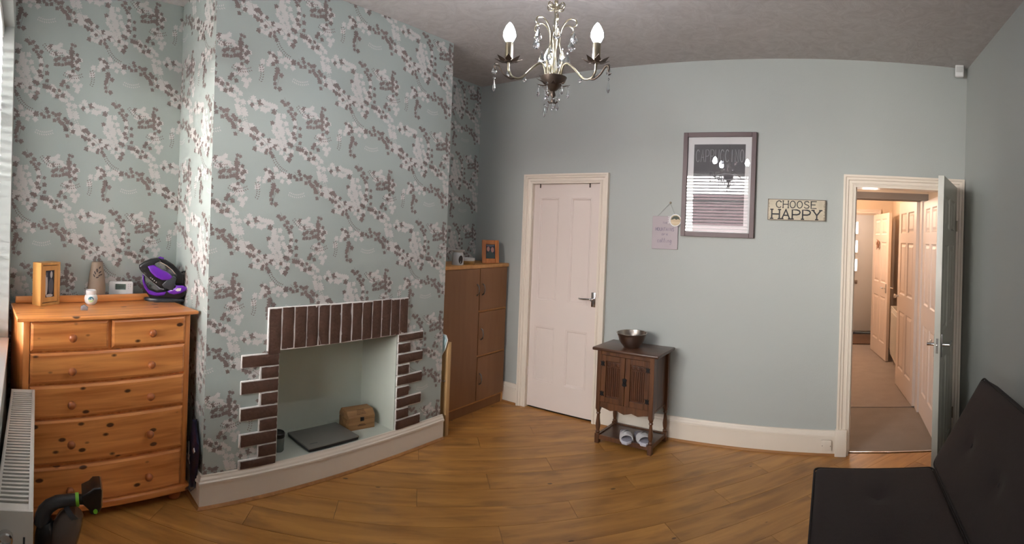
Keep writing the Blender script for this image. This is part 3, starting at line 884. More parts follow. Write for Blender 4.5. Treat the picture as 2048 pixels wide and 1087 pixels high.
# front door
fd = thing('door_6', 'white front door with a column of square lights', 'door', (-0.16, 8.64, 0.03), 0, kind='structure')
mb = MB(); mb.box(0, 0.90, 0, 0.05, 0, 1.94, 0.004); mb.build('door_leaf', M['upvc'], fd)
for k, z in enumerate((1.72, 1.41, 1.10)):
    mb = MB(); q = 0.095
    for (a, b_, c_, d_) in ((-q - .015, -q, -q - .015, q + .015), (q, q + .015, -q - .015, q + .015), (-q, q, q, q + .015), (-q, q, -q - .015, -q)): mb.box(0.49 + a, 0.49 + b_, -0.014, 0, z + c_, z + d_)
    fr_ = mb.build('light_frame', M['white'], fd)
    mb = MB(); mb.box(0.49 - q, 0.49 + q, -0.006, 0, z - q, z + q); mb.build('pane', M['frosted'], fr_)
mb = MB(); mb.box(0.30, 0.60, -0.012, 0, 0.79, 0.85, 0.004); mb.build('letterbox', M['steel'], fd)


# ------------------------------------------------------------------ radiators
def radiator(name, label, loc, rz, L_, D_, H_, slots, ribs=0):
    r_ = thing(name, label, 'radiator', loc, rz)
    mb = MB()      # x 0..L_, y 0 (back)..D_ (front, towards the room), z 0..H_
    mb.box(0, L_, D_ - 0.012, D_, 0, H_ - 0.012, 0.004); mb.box(0, L_, 0, 0.012, 0, H_ - 0.012, 0.004)
    n = int(L_ / 0.033)
    for k in range(n): mb.box(0.02 + k * 0.033, 0.036 + k * 0.033, D_ - 0.001, D_ + 0.004, 0.04, H_ - 0.06, 0.002, 1)
    mb.build('radiator_panel', M['rad'], r_)
    for x in (0, L_ - 0.006):
        mb = MB(); mb.box(x - 0.002, x + 0.008, -0.002, D_ + 0.003, 0.02, H_, 0.002); mb.build('end_cap', M['rad'], r_)
    mb = MB()
    mb.box(0.004, L_ - 0.004, D_ - 0.012, D_ + 0.003, H_ - 0.014, H_, 0.003); mb.box(0.004, L_ - 0.004, 0, 0.012, H_ - 0.014, H_, 0.003)
    for k in range(slots + 1):
        x = 0.035 + (L_ - 0.07) * k / slots; mb.box(x - 0.0055, x + 0.0055, 0.010, D_ - 0.010, H_ - 0.010, H_ - 0.002)
    mb.box(0.004, 0.034, 0.01, D_ - 0.01, H_ - 0.01, H_ - 0.001); mb.box(L_ - 0.034, L_ - 0.004, 0.01, D_ - 0.01, H_ - 0.01, H_ - 0.001)
    mb.build('top_grille', M['rad'], r_)
    return r_


rd = radiator('radiator', 'white panel radiator under the window at the left edge', (-2.46, -0.040, 0.12), radians(-1.5), 1.01, 0.110, 0.575, 40)
mb = MB(); mb.box(0.01, 1.0, 0.03, 0.085, 0.05, 0.545); mb.build('convector_fins', M['dgrey'], rd)
mb = MB(); mb.lathe([(0.020, 0), (0.022, 0.004), (0.022, 0.022), (0.017, 0.024), (0.015, 0.016), (0.0, 0.016)], 20, M4=T(1.01, 0.035, 0.50) @ RY(pi / 2)); mb.build('air_vent_plug', M['chrome'], rd)
mb = MB(); mb.box(1.010, 1.013, 0.085, 0.091, 0.36, 0.50); mb.build('cap_slot', M['dgrey'], rd)
for x in (0.06, 0.95):
    mb = MB(); mb.box(x - 0.015, x + 0.015, -0.006, 0.0, 0.05, 0.5); mb.tube([(x, 0.05, 0.02), (x, 0.05, -0.12)], 0.008, 10); mb.build('pipe', M['chrome'], rd)
hr = radiator('radiator', 'white panel radiator on the hall wall behind the doors', (HX - 0.005, 5.68, 0.13), pi / 2, 0.80, 0.09, 0.60, 16)
for x in (0.05, 0.75):
    mb = MB(); mb.tube([(x, 0.045, 0.02), (x, 0.045, -0.13)], 0.008, 8); mb.build('pipe', M['chrome'], hr)

# ------------------------------------------------------------------ fireplace brick surround
fs = thing('brick_surround', 'dark brown brick slips edged in white round the fireplace', 'fireplace surround', (LX, (FY0 + FY1) / 2, 0.0), 0)
OY = (FY0 + FY1) / 2


def brick(y0_, y1_, z0_, z1_):
    mb = MB(); t = bmesh.new(); bmesh.ops.create_cube(t, size=1.0)
    bmesh.ops.subdivide_edges(t, edges=list(t.edges), cuts=3, use_grid_fill=True)
    wy, wz = y1_ - y0_, z1_ - z0_
    for v in t.verts:
        c = v.co.copy(); v.co = Vector((0.010 + c.x * 0.020, (y0_ + y1_) / 2 - OY + c.y * wy, (z0_ + z1_) / 2 + c.z * wz))
        if c.x > 0.4:
            ed = max(abs(c.y), abs(c.z)); v.co.x += rnd.uniform(-0.003, 0.002) - (0.004 if ed > 0.45 else 0)
        v.co.y += rnd.uniform(-0.0016, 0.0016); v.co.z += rnd.uniform(-0.0016, 0.0016)
    mb.merge(t); mb.build('brick', M['brick'], fs, smooth=50)


def mortar_poly(mb, y0_, y1_, z0_, z1_, d=0.010):
    d += rnd.uniform(-0.0012, 0.0012)
    mb.box(0.0, d, y0_ - OY, y1_ - OY, z0_, z1_, 0.003, 1)


mo = MB()
ly = [(1.329, 1.402), (1.413, 1.486), (1.496, 1.569), (1.577, 1.650), (1.659, 1.730), (1.740, 1.811), (1.823, 1.894), (1.904, 1.975), (1.984, 2.055), (2.063, 2.133), (2.142, 2.213), (2.220, 2.290), (2.296, 2.366)]
for i, (a, b_) in enumerate(ly):
    brick(a, b_ , (0.800 if i == 0 else 0.818) + rnd.uniform(-0.003, 0.003), 1.050 + rnd.uniform(-0.003, 0.003))
mortar_poly(mo, 1.322, 2.372, 0.812, 1.056, 0.013)
lz = [(0.735, 0.795), (0.664, 0.724), (0.590, 0.652), (0.518, 0.578), (0.443, 0.505), (0.372, 0.432), (0.298, 0.360), (0.228, 0.287), (0.158, 0.216)]
for i, (a, b_) in enumerate(lz):
    ys = 1.175 if i % 2 == 0 else 1.290
    brick(ys + rnd.uniform(-0.005, 0.005), 1.396, a + (0.018 if i == 8 else 0), b_); mortar_poly(mo, ys - 0.008, 1.401, a - 0.006 if i < 8 else a + 0.012, b_ + 0.008)
rz_ = [(0.764, 0.806), (0.690, 0.745), (0.618, 0.673), (0.545, 0.600), (0.472, 0.527), (0.396, 0.452), (0.322, 0.378), (0.248, 0.304), (0.178, 0.232)]
for i, (a, b_) in enumerate(rz_):
    ye = 2.518 if i % 2 == 0 else 2.398
    brick(2.297, ye + rnd.uniform(-0.005, 0.005), a, b_); mortar_poly(mo, 2.291, ye + 0.008, a - 0.008, b_ + 0.008)
mo.build('mortar', M['mortar'], fs, smooth=40)
M['mortar_ref'] = M['mortar']

# ------------------------------------------------------------------ chest of drawers
CA = math.atan2(0.985, -0.174)       # heading of the chest front, left to right
ch = thing('chest_of_drawers', 'orange pine chest of six drawers in the left alcove', 'chest of drawers', (-2.49, 0.01, 0), CA)
# local: x = along the front to the right, y = depth (back is +), z up
W, DPT, TOPZ = 0.912, 0.375, 1.038
mb = MB(); mb.prism([(-0.034, -0.026), (0.946, -0.026), (0.946, DPT + 0.02), (-0.002, DPT + 0.02)], TOPZ - 0.020, TOPZ, 0.006, 3, plane='xy'); mb.build('chest_top', M['pine'], ch)
mb = MB(); mb.box(0.02, W - 0.02, DPT - 0.002, DPT + 0.016, TOPZ, TOPZ + 0.040, 0.006); mb.build('back_rail', M['pine'], ch)
for x0_ in (0.0, W - 0.034):
    mb = MB(); mb.box(x0_, x0_ + 0.034, 0.0, DPT, 0.084, TOPZ - 0.020, 0.004); mb.build('side_panel', M['pine_v'], ch)
mb = MB(); mb.box(0.03, W - 0.03, DPT - 0.012, DPT, 0.08, TOPZ - 0.02)
mb.box(0.034, W - 0.034, 0.012, DPT - 0.012, 0.086, 0.10)
for z in (0.862, 0.700, 0.528, 0.293): mb.box(0.034, W - 0.034, 0.010, 0.05, z - 0.008, z + 0.006)
mb.box(0.440, 0.455, 0.004, 0.05, 0.862, TOPZ - 0.02)
mb.build('carcass', M['pine_v'], ch)
mb = MB(); mb.box(-0.020, 0.932, -0.020, DPT + 0.004, 0.050, 0.088, 0.010, 3); mb.build('plinth', M['pine'], ch)
for x in (0.05, 0.86):
    for y in (0.04, DPT - 0.06):
        mb = MB(); mb.lathe([(0.020, 0), (0.034, 0.006), (0.040, 0.022), (0.037, 0.038), (0.026, 0.047), (0.026, 0.053)], 20, c=(x, y, 0.0)); mb.build('bun_foot', M['knob'], ch)


def drawer(x0_, x1_, z0_, z1_, knobs):
    mb = MB(); t = bmesh.new()
    # lipped front with a bevelled border
    vv = []; prof = [(0.0, 0.012), (0.0, -0.004), (0.012, -0.010)]
    for ins, y in prof: vv += [(x0_ + ins, y, z0_ + ins), (x1_ - ins, y, z0_ + ins), (x1_ - ins, y, z1_ - ins), (x0_ + ins, y, z1_ - ins)]
    ff = [(k * 4 + q, k * 4 + (q + 1) % 4, k * 4 + 4 + (q + 1) % 4, k * 4 + 4 + q) for k in range(2) for q in range(4)] + [(8, 9, 10, 11), (3, 2, 1, 0)]
    mb.add(vv, ff)
    cx_, cz_ = (x0_ + x1_) / 2, (z0_ + z1_) / 2
    for v in mb.b.verts: v.co.x -= cx_; v.co.z -= cz_
    d_ = mb.build('drawer', M['pine'], ch, smooth=0, loc=(cx_, 0, cz_))
    for kx, kz in knobs:
        mb = MB(); mb.lathe([(0.009, 0), (0.008, 0.010), (0.013, 0.014), (0.020, 0.022), (0.021, 0.029), (0.016, 0.037), (0.006, 0.041), (0, 0.041)], 22, M4=T(kx - cx_, -0.010, kz - cz_) @ RX(pi / 2))
        mb.build('knob', M['knob'], d_, smooth=50)


drawer(0.037, 0.438, 0.870, 1.012, [(0.243, 0.936)]); drawer(0.457, 0.876, 0.870, 1.012, [(0.672, 0.938)])
drawer(0.037, 0.876, 0.708, 0.858, [(0.244, 0.770), (0.671, 0.772)])
drawer(0.037, 0.876, 0.536, 0.694, [(0.245, 0.603), (0.670, 0.605)])
drawer(0.037, 0.876, 0.302, 0.521, [(0.248, 0.405), (0.673, 0.406)])
drawer(0.037, 0.876, 0.090, 0.285, [(0.248, 0.172), (0.674, 0.180)])


# ------------------------------------------------------------------ things on the chest
def photo_people(mb, w_, h_, y, kind):
    """flat print of a photograph: dark ground, blurred standing figures"""
    mb.use(M['photo_dark']); mb.box(-w_ / 2, w_ / 2, y, y + 0.001, -h_ / 2, h_ / 2)

    def blob(cx_, cz_, rx, rz2, m_, dy):
        mb.use(m_); n = 18; vv = [(cx_ + rx * cos(2 * pi * k / n), y - dy, cz_ + rz2 * sin(2 * pi * k / n)) for k in range(n)]
        vv = [(max(-w_ / 2, min(w_ / 2, a)), b_, max(-h_ / 2, min(h_ / 2, c_))) for a, b_, c_ in vv]
        mb.add(vv, [tuple(range(n))])
    if kind == 0:
        blob(0.16 * w_, -0.10 * h_, 0.26 * w_, 0.30 * h_, M['photo_grey'], 0.0006)
        blob(0.18 * w_, 0.33 * h_, 0.13 * w_, 0.13 * h_, M['photo_pale'], 0.0009)
        blob(-0.34 * w_, -0.02 * h_, 0.15 * w_, 0.40 * h_, M['photo_pale'], 0.0008)
        blob(-0.30 * w_, 0.34 * h_, 0.10 * w_, 0.10 * h_, M['photo_grey'], 0.0010)
        blob(0.0, -0.44 * h_, 0.36 * w_, 0.06 * h_, M['photo_pale'], 0.0011)
    else:
        blob(0.0, -0.28 * h_, 0.45 * w_, 0.30 * h_, M['photo_teal'], 0.0006)
        blob(-0.22 * w_, 0.16 * h_, 0.16 * w_, 0.16 * h_, M['photo_skin'], 0.0008)
        blob(0.22 * w_, 0.12 * h_, 0.17 * w_, 0.17 * h_, M['photo_skin'], 0.0009)
        blob(0.0, 0.42 * h_, 0.45 * w_, 0.10 * h_, M['photo_grey'], 0.0007)


# deep box photo frame, turned so that its left side shows
x, y = -2.855, 0.135
pf = thing('photo_frame', 'deep honey wood box frame at the left end of the chest', 'photo frame', (x, y, TOPZ), face_cam(x, y) + radians(42))
W2, H2, DP = 0.144, 0.236, 0.070
mb = MB()
for (a, b_, c_, d_) in ((-W2 / 2, -W2 / 2 + 0.014, 0, H2), (W2 / 2 - 0.014, W2 / 2, 0, H2), (-W2 / 2 + 0.014, W2 / 2 - 0.014, 0, 0.014), (-W2 / 2 + 0.014, W2 / 2 - 0.014, H2 - 0.014, H2)): mb.box(a, b_, -DP / 2, DP / 2, c_, d_, 0.001, 1)
mb.build('frame_box', M['framewood'], pf)
mb = MB()
for (a, b_, c_, d_) in ((-0.055, -0.034, 0.018, H2 - 0.018), (0.034, 0.055, 0.018, H2 - 0.018), (-0.034, 0.034, 0.018, 0.044), (-0.034, 0.034, H2 - 0.044, H2 - 0.018)): mb.box(a, b_, -DP / 2 + 0.004, -DP / 2 + 0.012, c_, d_)
mb.build('inner_frame', M['framewood'], pf)
mb = MB(); mb.box(-W2 / 2 + 0.013, W2 / 2 - 0.013, -DP / 2 + 0.014, -DP / 2 + 0.018, 0.012, H2 - 0.012); mb.build('backing', M['umber'], pf)
mb = MB(); photo_people(mb, 0.070, 0.150, -DP / 2 + 0.010, 0); mb.build('photo', None, pf, smooth=0, loc=(0, 0, H2 / 2))

# taupe vase with a leaf-sprig cut-out
x, y = -3.010, 0.440
va = thing('vase', 'tapered taupe ceramic vase with leaf-shaped cut-outs', 'vase', (x, y, TOPZ), face_cam(x, y))
VP = [(0, 0), (0.040, 0.0), (0.048, 0.010), (0.053, 0.055), (0.053, 0.085), (0.046, 0.150), (0.037, 0.195), (0.033, 0.222), (0.033, 0.226), (0.028, 0.226), (0.028, 0.20), (0, 0.20)]
mb = MB(); mb.lathe(VP, 36); mb.build('vase_body', M['taupe_ceramic'], va, smooth=50)


def vr(z):
    for (r0, z0_), (r1, z1_) in zip(VP, VP[1:]):
        if z0_ <= z <= z1_ and z1_ > z0_: return r0 + (r1 - r0) * (z - z0_) / (z1_ - z0_)
    return 0.03


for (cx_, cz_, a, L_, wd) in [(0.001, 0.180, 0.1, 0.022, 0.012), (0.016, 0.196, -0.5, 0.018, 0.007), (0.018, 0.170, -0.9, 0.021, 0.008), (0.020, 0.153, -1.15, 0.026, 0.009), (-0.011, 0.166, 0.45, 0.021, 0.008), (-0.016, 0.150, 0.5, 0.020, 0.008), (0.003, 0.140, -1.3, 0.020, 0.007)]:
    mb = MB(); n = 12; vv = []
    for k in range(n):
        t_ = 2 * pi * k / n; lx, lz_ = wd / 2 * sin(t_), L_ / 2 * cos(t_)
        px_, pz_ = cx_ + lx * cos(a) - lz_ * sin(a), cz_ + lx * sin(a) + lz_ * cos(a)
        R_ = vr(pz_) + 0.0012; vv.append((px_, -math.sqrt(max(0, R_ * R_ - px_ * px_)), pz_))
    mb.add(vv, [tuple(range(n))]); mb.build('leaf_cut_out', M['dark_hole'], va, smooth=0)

# white candle jar
x, y = -2.860, 0.388
ja = thing('candle_jar', 'small round white jar with a teal label, before the vase', 'jar', (x, y, TOPZ), face_cam(x, y))
mb = MB(); mb.lathe([(0, 0), (0.022, 0), (0.034, 0.014), (0.038, 0.034), (0.034, 0.052), (0.027, 0.060), (0, 0.060)], 30); mb.build('jar_body', M['white'], ja, smooth=60)
mb = MB(); mb.lathe([(0, 0.058), (0.028, 0.058), (0.030, 0.062), (0.030, 0.080), (0.026, 0.083), (0.024, 0.078), (0, 0.078)], 30); mb.build('lid', M['white'], ja, smooth=40)
for nm, m_, cut in (('label', M['teal'], 1), ('label', M['lime_label'], -1)):
    mb = MB(); n = 20; vv = []
    for k in range(n):
        t_ = 2 * pi * k / n; lx, lz_ = 0.016 * cos(t_), 0.016 * sin(t_)
        lz_ = max(lz_, -0.001) if cut > 0 else min(lz_, -0.001)
        R_ = 0.0387 - ((lz_ + 0.0) ** 2) * 5; vv.append((lx, -math.sqrt(R_ * R_ - lx * lx), 0.034 + lz_))
    mb.add(vv, [tuple(range(n))]); mb.build(nm, m_, ja, smooth=0)

# small clear grey plastic piece
x, y = -2.690, 0.330
mb = MB(); mb.prism([(-0.019, 0), (0.018, 0), (0.021, 0.016), (0.002, 0.030), (-0.018, 0.022)], -0.012, 0.012, bev=0.004)
tag(mb.build('plastic_block', M['stone'], loc=(x, y, TOPZ), rot=(0, 0, face_cam(x, y))), 'small translucent grey block at the front of the chest top', 'ornament')

# room thermostat
x, y = -3.055, 0.595
th = thing('thermostat', 'white wireless thermostat standing between vase and iron', 'thermostat', (x, y, TOPZ), face_cam(x, y))
mb = MB(); mb.prism([(-0.072, 0.014), (-0.060, 0.012), (0.060, 0.012), (0.072, 0.014), (0.074, 0.030), (0.074, 0.098), (0.066, 0.106), (-0.066, 0.106), (-0.074, 0.098), (-0.074, 0.030)], -0.014, 0.014, bev=0.005); mb.build('housing', M['white'], th, smooth=40)
mb = MB(); mb.box(-0.074, 0.074, -0.026, 0.026, 0, 0.010, 0.003); mb.box(-0.05, 0.05, -0.008, 0.008, 0.008, 0.016); mb.build('stand', M['white'], th)
mb = MB(); mb.box(-0.036, 0.034, -0.0165, -0.0135, 0.054, 0.096, 0.001, 1); mb.build('bezel', M['white'], th)
sc_ = MB(); sc_.box(-0.032, 0.030, -0.0175, -0.0162, 0.058, 0.092); so = sc_.build('screen', M['lcd'], th)
mb = MB()
for k, dx in enumerate((-0.012, -0.001, 0.010)):
    for (a, b_, c_, d_) in ((0, 0.006, 0.080, 0.0815), (0, 0.006, 0.0735, 0.075), (0, 0.006, 0.067, 0.0685), (0, 0.0015, 0.067, 0.0815), (0.0045, 0.006, 0.067, 0.0815)): mb.box(dx + a, dx + b_, -0.0180, -0.0174, c_, d_)
mb.build('digits', M['lcd_ink'], so)
for (bx, bz) in ((0.046, 0.090), (0.058, 0.090), (0.046, 0.078), (0.058, 0.078), (0.046, 0.066)):
    mb = MB(); mb.lathe([(0.0035, 0), (0.0035, 0.003), (0, 0.003)], 10, M4=T(bx, -0.0135, bz) @ RX(pi / 2)); mb.build('button', M['mat_board'], th)


# cordless-style steam iron on its dock; outline points in tenths of a crop pixel, 0.36 mm each
def ip(pts): return [((a - 690) * 0.000352, (940 - b_) * 0.000352) for a, b_ in pts]


x, y = -2.965, 0.845
ir = thing('steam_iron', 'purple and black steam iron parked on its dock', 'iron', (x, y, TOPZ), face_cam(x, y))
mb = MB(); mb.lathe([(0, 0), (0.118, 0), (0.124, 0.008), (0.118, 0.018), (0.09, 0.022), (0, 0.022)], 40, sy=0.48); mb.build('dock_base', M['dgrey'], ir, smooth=50)
mb = MB(); mb.prism(ip([(320, 480), (352, 520), (365, 640), (430, 730), (560, 780), (730, 760), (880, 650), (1010, 650), (1085, 690), (1075, 770), (1010, 850), (940, 890), (450, 890), (350, 760), (312, 600)]), -0.036, 0.036, bev=0.010, seg=3); mb.build('dock_body', M['black'], ir, smooth=50)
mb = MB(); mb.prism(ip([(312, 490), (338, 520), (348, 640), (430, 750), (560, 790), (720, 770), (690, 830), (560, 850), (430, 820), (345, 720), (312, 600)]), -0.042, 0.042, bev=0.006); mb.build('dock_panel', M['purple'], ir, smooth=50)['label'] = 'purple curved side panel'
mb = MB(); mb.prism(ip([(735, 760), (870, 700), (880, 660), (1000, 655), (1078, 690), (1060, 740), (960, 790), (850, 815), (760, 790)]), -0.043, 0.043, bev=0.008); mb.build('dock_panel', M['purple'], ir, smooth=50)
mb = MB(); mb.prism(ip([(870, 735), (905, 702), (970, 700), (960, 745), (905, 755)]), -0.0445, -0.0425); mb.build('badge', M['mat_board'], ir)
mb = MB(); mb.prism(ip([(245, 340), (330, 278), (450, 225), (560, 205), (610, 255), (525, 300), (500, 340), (620, 400), (820, 520), (880, 560), (830, 750), (700, 720), (600, 700), (420, 572), (300, 460), (250, 375)]), -0.040, 0.040, bev=0.012, seg=3); mb.build('iron_body', M['black'], ir, smooth=50)
mb = MB(); mb.prism(ip([(735, 560), (830, 515), (885, 545), (835, 750), (690, 715), (640, 650)]), -0.043, 0.043, bev=0.005); mb.build('heel', M['dgrey'], ir, smooth=50)['label'] = 'charcoal heel of the iron'
mb = MB(); mb.prism(ip([(395, 355), (430, 335), (505, 325), (620, 395), (730, 440), (825, 515), (770, 570), (640, 575), (520, 520), (440, 440)]), -0.0445, 0.0445, bev=0.006); mb.build('water_tank', M['purple'], ir, smooth=50)['label'] = 'glossy purple water tank'
mb = MB(); mb.prism(ip([(560, 205), (700, 235), (830, 310), (950, 430), (1005, 490), (1012, 640), (870, 650), (880, 500), (820, 410), (700, 325), (600, 268), (520, 300), (490, 290), (500, 255)]), -0.018, 0.018, bev=0.008, seg=3); mb.build('handle', M['black'], ir, smooth=50)
mb = MB(); mb.tube([(a, -0.019, b_) for a, b_ in ip([(505, 310), (545, 275), (620, 285), (700, 325), (800, 400), (865, 470)])], 0.0022, 6); mb.build('handle_trim', M['chrome'], ir)
mb = MB(); mb.prism(ip([(560, 205), (600, 185), (665, 205), (660, 240), (610, 262), (570, 240)]), -0.014, 0.014, bev=0.004); mb.build('steam_button', M['purple'], ir, smooth=50)
mb = MB(); mb.prism(ip([(600, 450), (650, 420), (720, 445), (715, 475), (640, 470)]), -0.020, 0.020, bev=0.003); mb.build('steam_dial', M['purple'], ir, smooth=50)
mb = MB(); mb.prism(ip([(252, 385), (300, 452), (440, 575), (610, 706), (690, 725), (680, 740), (600, 724), (430, 590), (292, 468)]), -0.041, 0.041, bev=0.001, seg=1); mb.build('soleplate', M['chrome'], ir)
for (a, b_) in ((452, 540), (482, 562), (515, 587), (548, 612)):
    q = ip([(a, b_)])[0]; mb = MB(); mb.lathe([(0.0042, 0), (0.0042, 0.003), (0, 0.0035)], 12, M4=T(q[0], -0.040, q[1]) @ RX(pi / 2)); mb.build('indicator', M['chrome'], ir)
mb = MB(); mb.tube([(a, 0.0, b_) for a, b_ in ip([(960, 455), (1000, 435), (1045, 430), (1080, 445)])], 0.0055, 8); mb.build('cord_sleeve', M['black'], ir)
mb = MB(); q = ip([(1075, 445), (1095, 480), (1112, 560), (1118, 700), (1112, 820), (1125, 935)])
mb.tube([(a, 0.004, b_) for a, b_ in q], 0.0028, 8); mb.build('power_cord', M['cable'], ir, smooth=50)['label'] = 'thin white power cord hanging behind the dock'

# navy carrier bag stuffed between chest and chimney breast
bgx = thing('carrier_bag', 'crumpled navy plastic bag hanging beside the pine chest', 'bag', (-2.640, 0.945, 0), 0)
mb = MB(); n = 14; prof = []
outl = [(0.44, 0.012), (0.40, 0.03), (0.34, 0.062), (0.29, 0.080), (0.24, 0.072), (0.18, 0.060), (0.13, 0.048), (0.09, 0.035), (0.075, 0.010)]
rings = []
for z, hw in outl:
    for k in range(n):
        a = 2 * pi * k / n; r_ = 1 + rnd.uniform(-0.16, 0.16)
        rings.append((hw * cos(a) * r_ + 0.02, 0.013 * sin(a) - 0.004, z + rnd.uniform(-0.006, 0.006)))
ff = [(i * n + k, i * n + (k + 1) % n, (i + 1) * n + (k + 1) % n, (i + 1) * n + k) for i in range(len(outl) - 1) for k in range(n)] + [tuple(range(n)), tuple((len(outl) - 1) * n + k for k in range(n))]
mb.add(rings, ff); mb.build('bag_body', M['navy'], bgx, smooth=60)
mb = MB(); mb.prism([(0.052, 0.295), (0.066, 0.310), (0.080, 0.295), (0.066, 0.280)], -0.024, -0.019); mb.build('bag_print', M['photo_pale'], bgx)
mb = MB(); mb.tube([(-0.02, -0.02, 0.31), (-0.005, -0.024, 0.26), (-0.02, -0.024, 0.21)], 0.0022, 6); mb.tube([(0.01, -0.024, 0.25), (0.0, -0.026, 0.22), (0.014, -0.024, 0.20)], 0.002, 6); mb.build('bag_print', M['photo_pale'], bgx)
mb = MB(); mb.tube([(-0.01, -0.012, 0.10), (0.03, -0.03, 0.075), (0.07, -0.035, 0.080), (0.085, -0.02, 0.100), (0.06, -0.012, 0.125)], 0.003, 6); mb.build('bag_strap', M['photo_grey'], bgx)


# ------------------------------------------------------------------ handheld vacuum on the floor
def vp(a, b_): return ((a - 560) * 0.000338, (1250 - b_) * 0.000338)


x, y = -2.26, 0.215
vc = thing('handheld_vacuum', 'dark grey handheld vacuum with a lime ring, before the chest', 'vacuum cleaner', (x, y, 0), face_cam(x, y))


def vt(name, pts, rs, mat, dy=0.0, n=18, lab=None):
    mb = MB(); mb.tube([(vp(a, b_)[0], dy, vp(a, b_)[1]) for a, b_ in pts], [r_ * 0.000338 for r_ in rs], n)
    o = mb.build(name, M[mat], vc, smooth=50)
    if lab: o['label'] = lab
    return o


vt('nozzle_tube', [(250, 800), (262, 700), (290, 620), (350, 550), (450, 492), (600, 464), (700, 455)], [100, 104, 100, 92, 84, 78, 78], 'dgrey')
vt('lock_ring', [(697, 455), (740, 450)], [86, 86], 'green', lab='lime green ring')
vt('nozzle_neck', [(738, 450), (880, 447)], [66, 62], 'black')
mb = MB(); mb.prism([vp(*p) for p in [(770, 320), (870, 270), (920, 215), (1010, 210), (1035, 240), (1035, 470), (1015, 520), (960, 570), (890, 560), (860, 500), (780, 430)]], -0.055, 0.055, bev=0.008, seg=3); mb.build('brush_head', M['black'], vc, smooth=50)
mb = MB(); mb.prism([vp(*p) for p in [(1020, 225), (1040, 225), (1044, 450), (1028, 450)]], -0.053, 0.053); mb.build('brush_strip', M['chrome'], vc)
q = vp(952, 512); mb = MB(); mb.lathe([(0.0095, 0), (0.0095, 0.006), (0, 0.006)], 16, M4=T(q[0], -0.054, q[1]) @ RX(pi / 2)); mb.build('release_button', M['green'], vc)
vt('motor_body', [(290, 760), (330, 900), (330, 1050), (350, 1190)], [100, 165, 172, 150], 'black')
vt('dust_bin', [(470, 1165), (540, 940), (640, 700), (705, 600)], [205, 215, 175, 120], 'smoke', lab='smoked see-through dust bin')
vt('bin_rim', [(640, 640), (690, 590)], [152, 138], 'dgrey')
vt('bin_foot', [(300, 1235), (600, 1235)], [40, 40], 'dgrey')

# ------------------------------------------------------------------ fireplace contents
HZ = FZ0 + 0.006
# laptop
lp = thing('laptop', 'closed silver-grey laptop lying on the hearth', 'laptop', (-2.680, 1.820, HZ), radians(90))
mb = MB(); mb.box(-0.185, 0.185, -0.128, 0.128, 0.003, 0.018, 0.006, 2); mb.build('laptop_base', M['black'], lp)
mb = MB(); mb.box(-0.187, 0.187, -0.130, 0.130, 0.020, 0.030, 0.004, 2); mb.build('laptop_lid', M['laptop'], lp)
mb = MB(); mb.box(-0.186, 0.186, -0.129, 0.129, 0.017, 0.021); mb.build('lid_gap', M['black'], lp)
mb = MB(); mb.box(-0.150, -0.095, -0.085, -0.078, 0.0298, 0.0304); mb.build('lid_logo', M['dgrey'], lp)
# wooden box
bx = thing('wooden_box', 'small hinged wooden box with a black clasp, on the hearth', 'box', (-2.745, 2.135, HZ), radians(81))
mb = MB(); mb.box(-0.100, 0.100, -0.070, 0.070, 0, 0.066, 0.003); mb.build('box_base', M['boxwood'], bx)
mb = MB(); mb.prism([(-0.070, 0.068), (0.070, 0.068), (0.070, 0.085), (0.045, 0.120), (-0.035, 0.120), (-0.070, 0.085)], -0.100, 0.100, bev=0.002, M4=RZ(pi / 2)); mb.build('box_lid', M['boxwood'], bx)
mb = MB(); mb.box(-0.013, 0.013, -0.076, -0.069, 0.058, 0.084, 0.002); mb.build('clasp', M['black'], bx)
mb = MB(); mb.box(-0.030, 0.030, -0.0712, -0.0700, 0.026, 0.030); mb.box(-0.022, 0.022, -0.0712, -0.0700, 0.034, 0.037); mb.build('stamped_mark', M['oak_panel'], bx)
mb = MB()
for k in range(4): mb.box(-0.035 + k * 0.003, 0.035 - k * 0.003, -0.0605 + k * 0.006, -0.0590 + k * 0.006, 0.100 + k * 0.0075, 0.102 + k * 0.0075)
mb.build('stamped_mark', M['oak_panel'], bx)
# dark-lidded glass jar at left
gj = thing('glass_jar', 'smoky glass jar with a black lid behind the left bricks', 'jar', (-2.672, 1.487, HZ), 0)
mb = MB(); mb.lathe([(0, 0), (0.036, 0), (0.040, 0.006), (0.040, 0.078), (0.036, 0.084), (0, 0.084)], 28); mb.build('jar_body', M['jar_glass'], gj, smooth=40)
mb = MB(); mb.lathe([(0.042, 0.082), (0.043, 0.084), (0.043, 0.106), (0.039, 0.110), (0.036, 0.104), (0, 0.104)], 28); mb.build('lid', M['black'], gj, smooth=40)

# ------------------------------------------------------------------ beech cupboard in the right alcove
cu = thing('cupboard', 'tall beech cupboard with brown doors in the right alcove', 'cupboard', (-2.710, 2.86, 0), pi / 2)
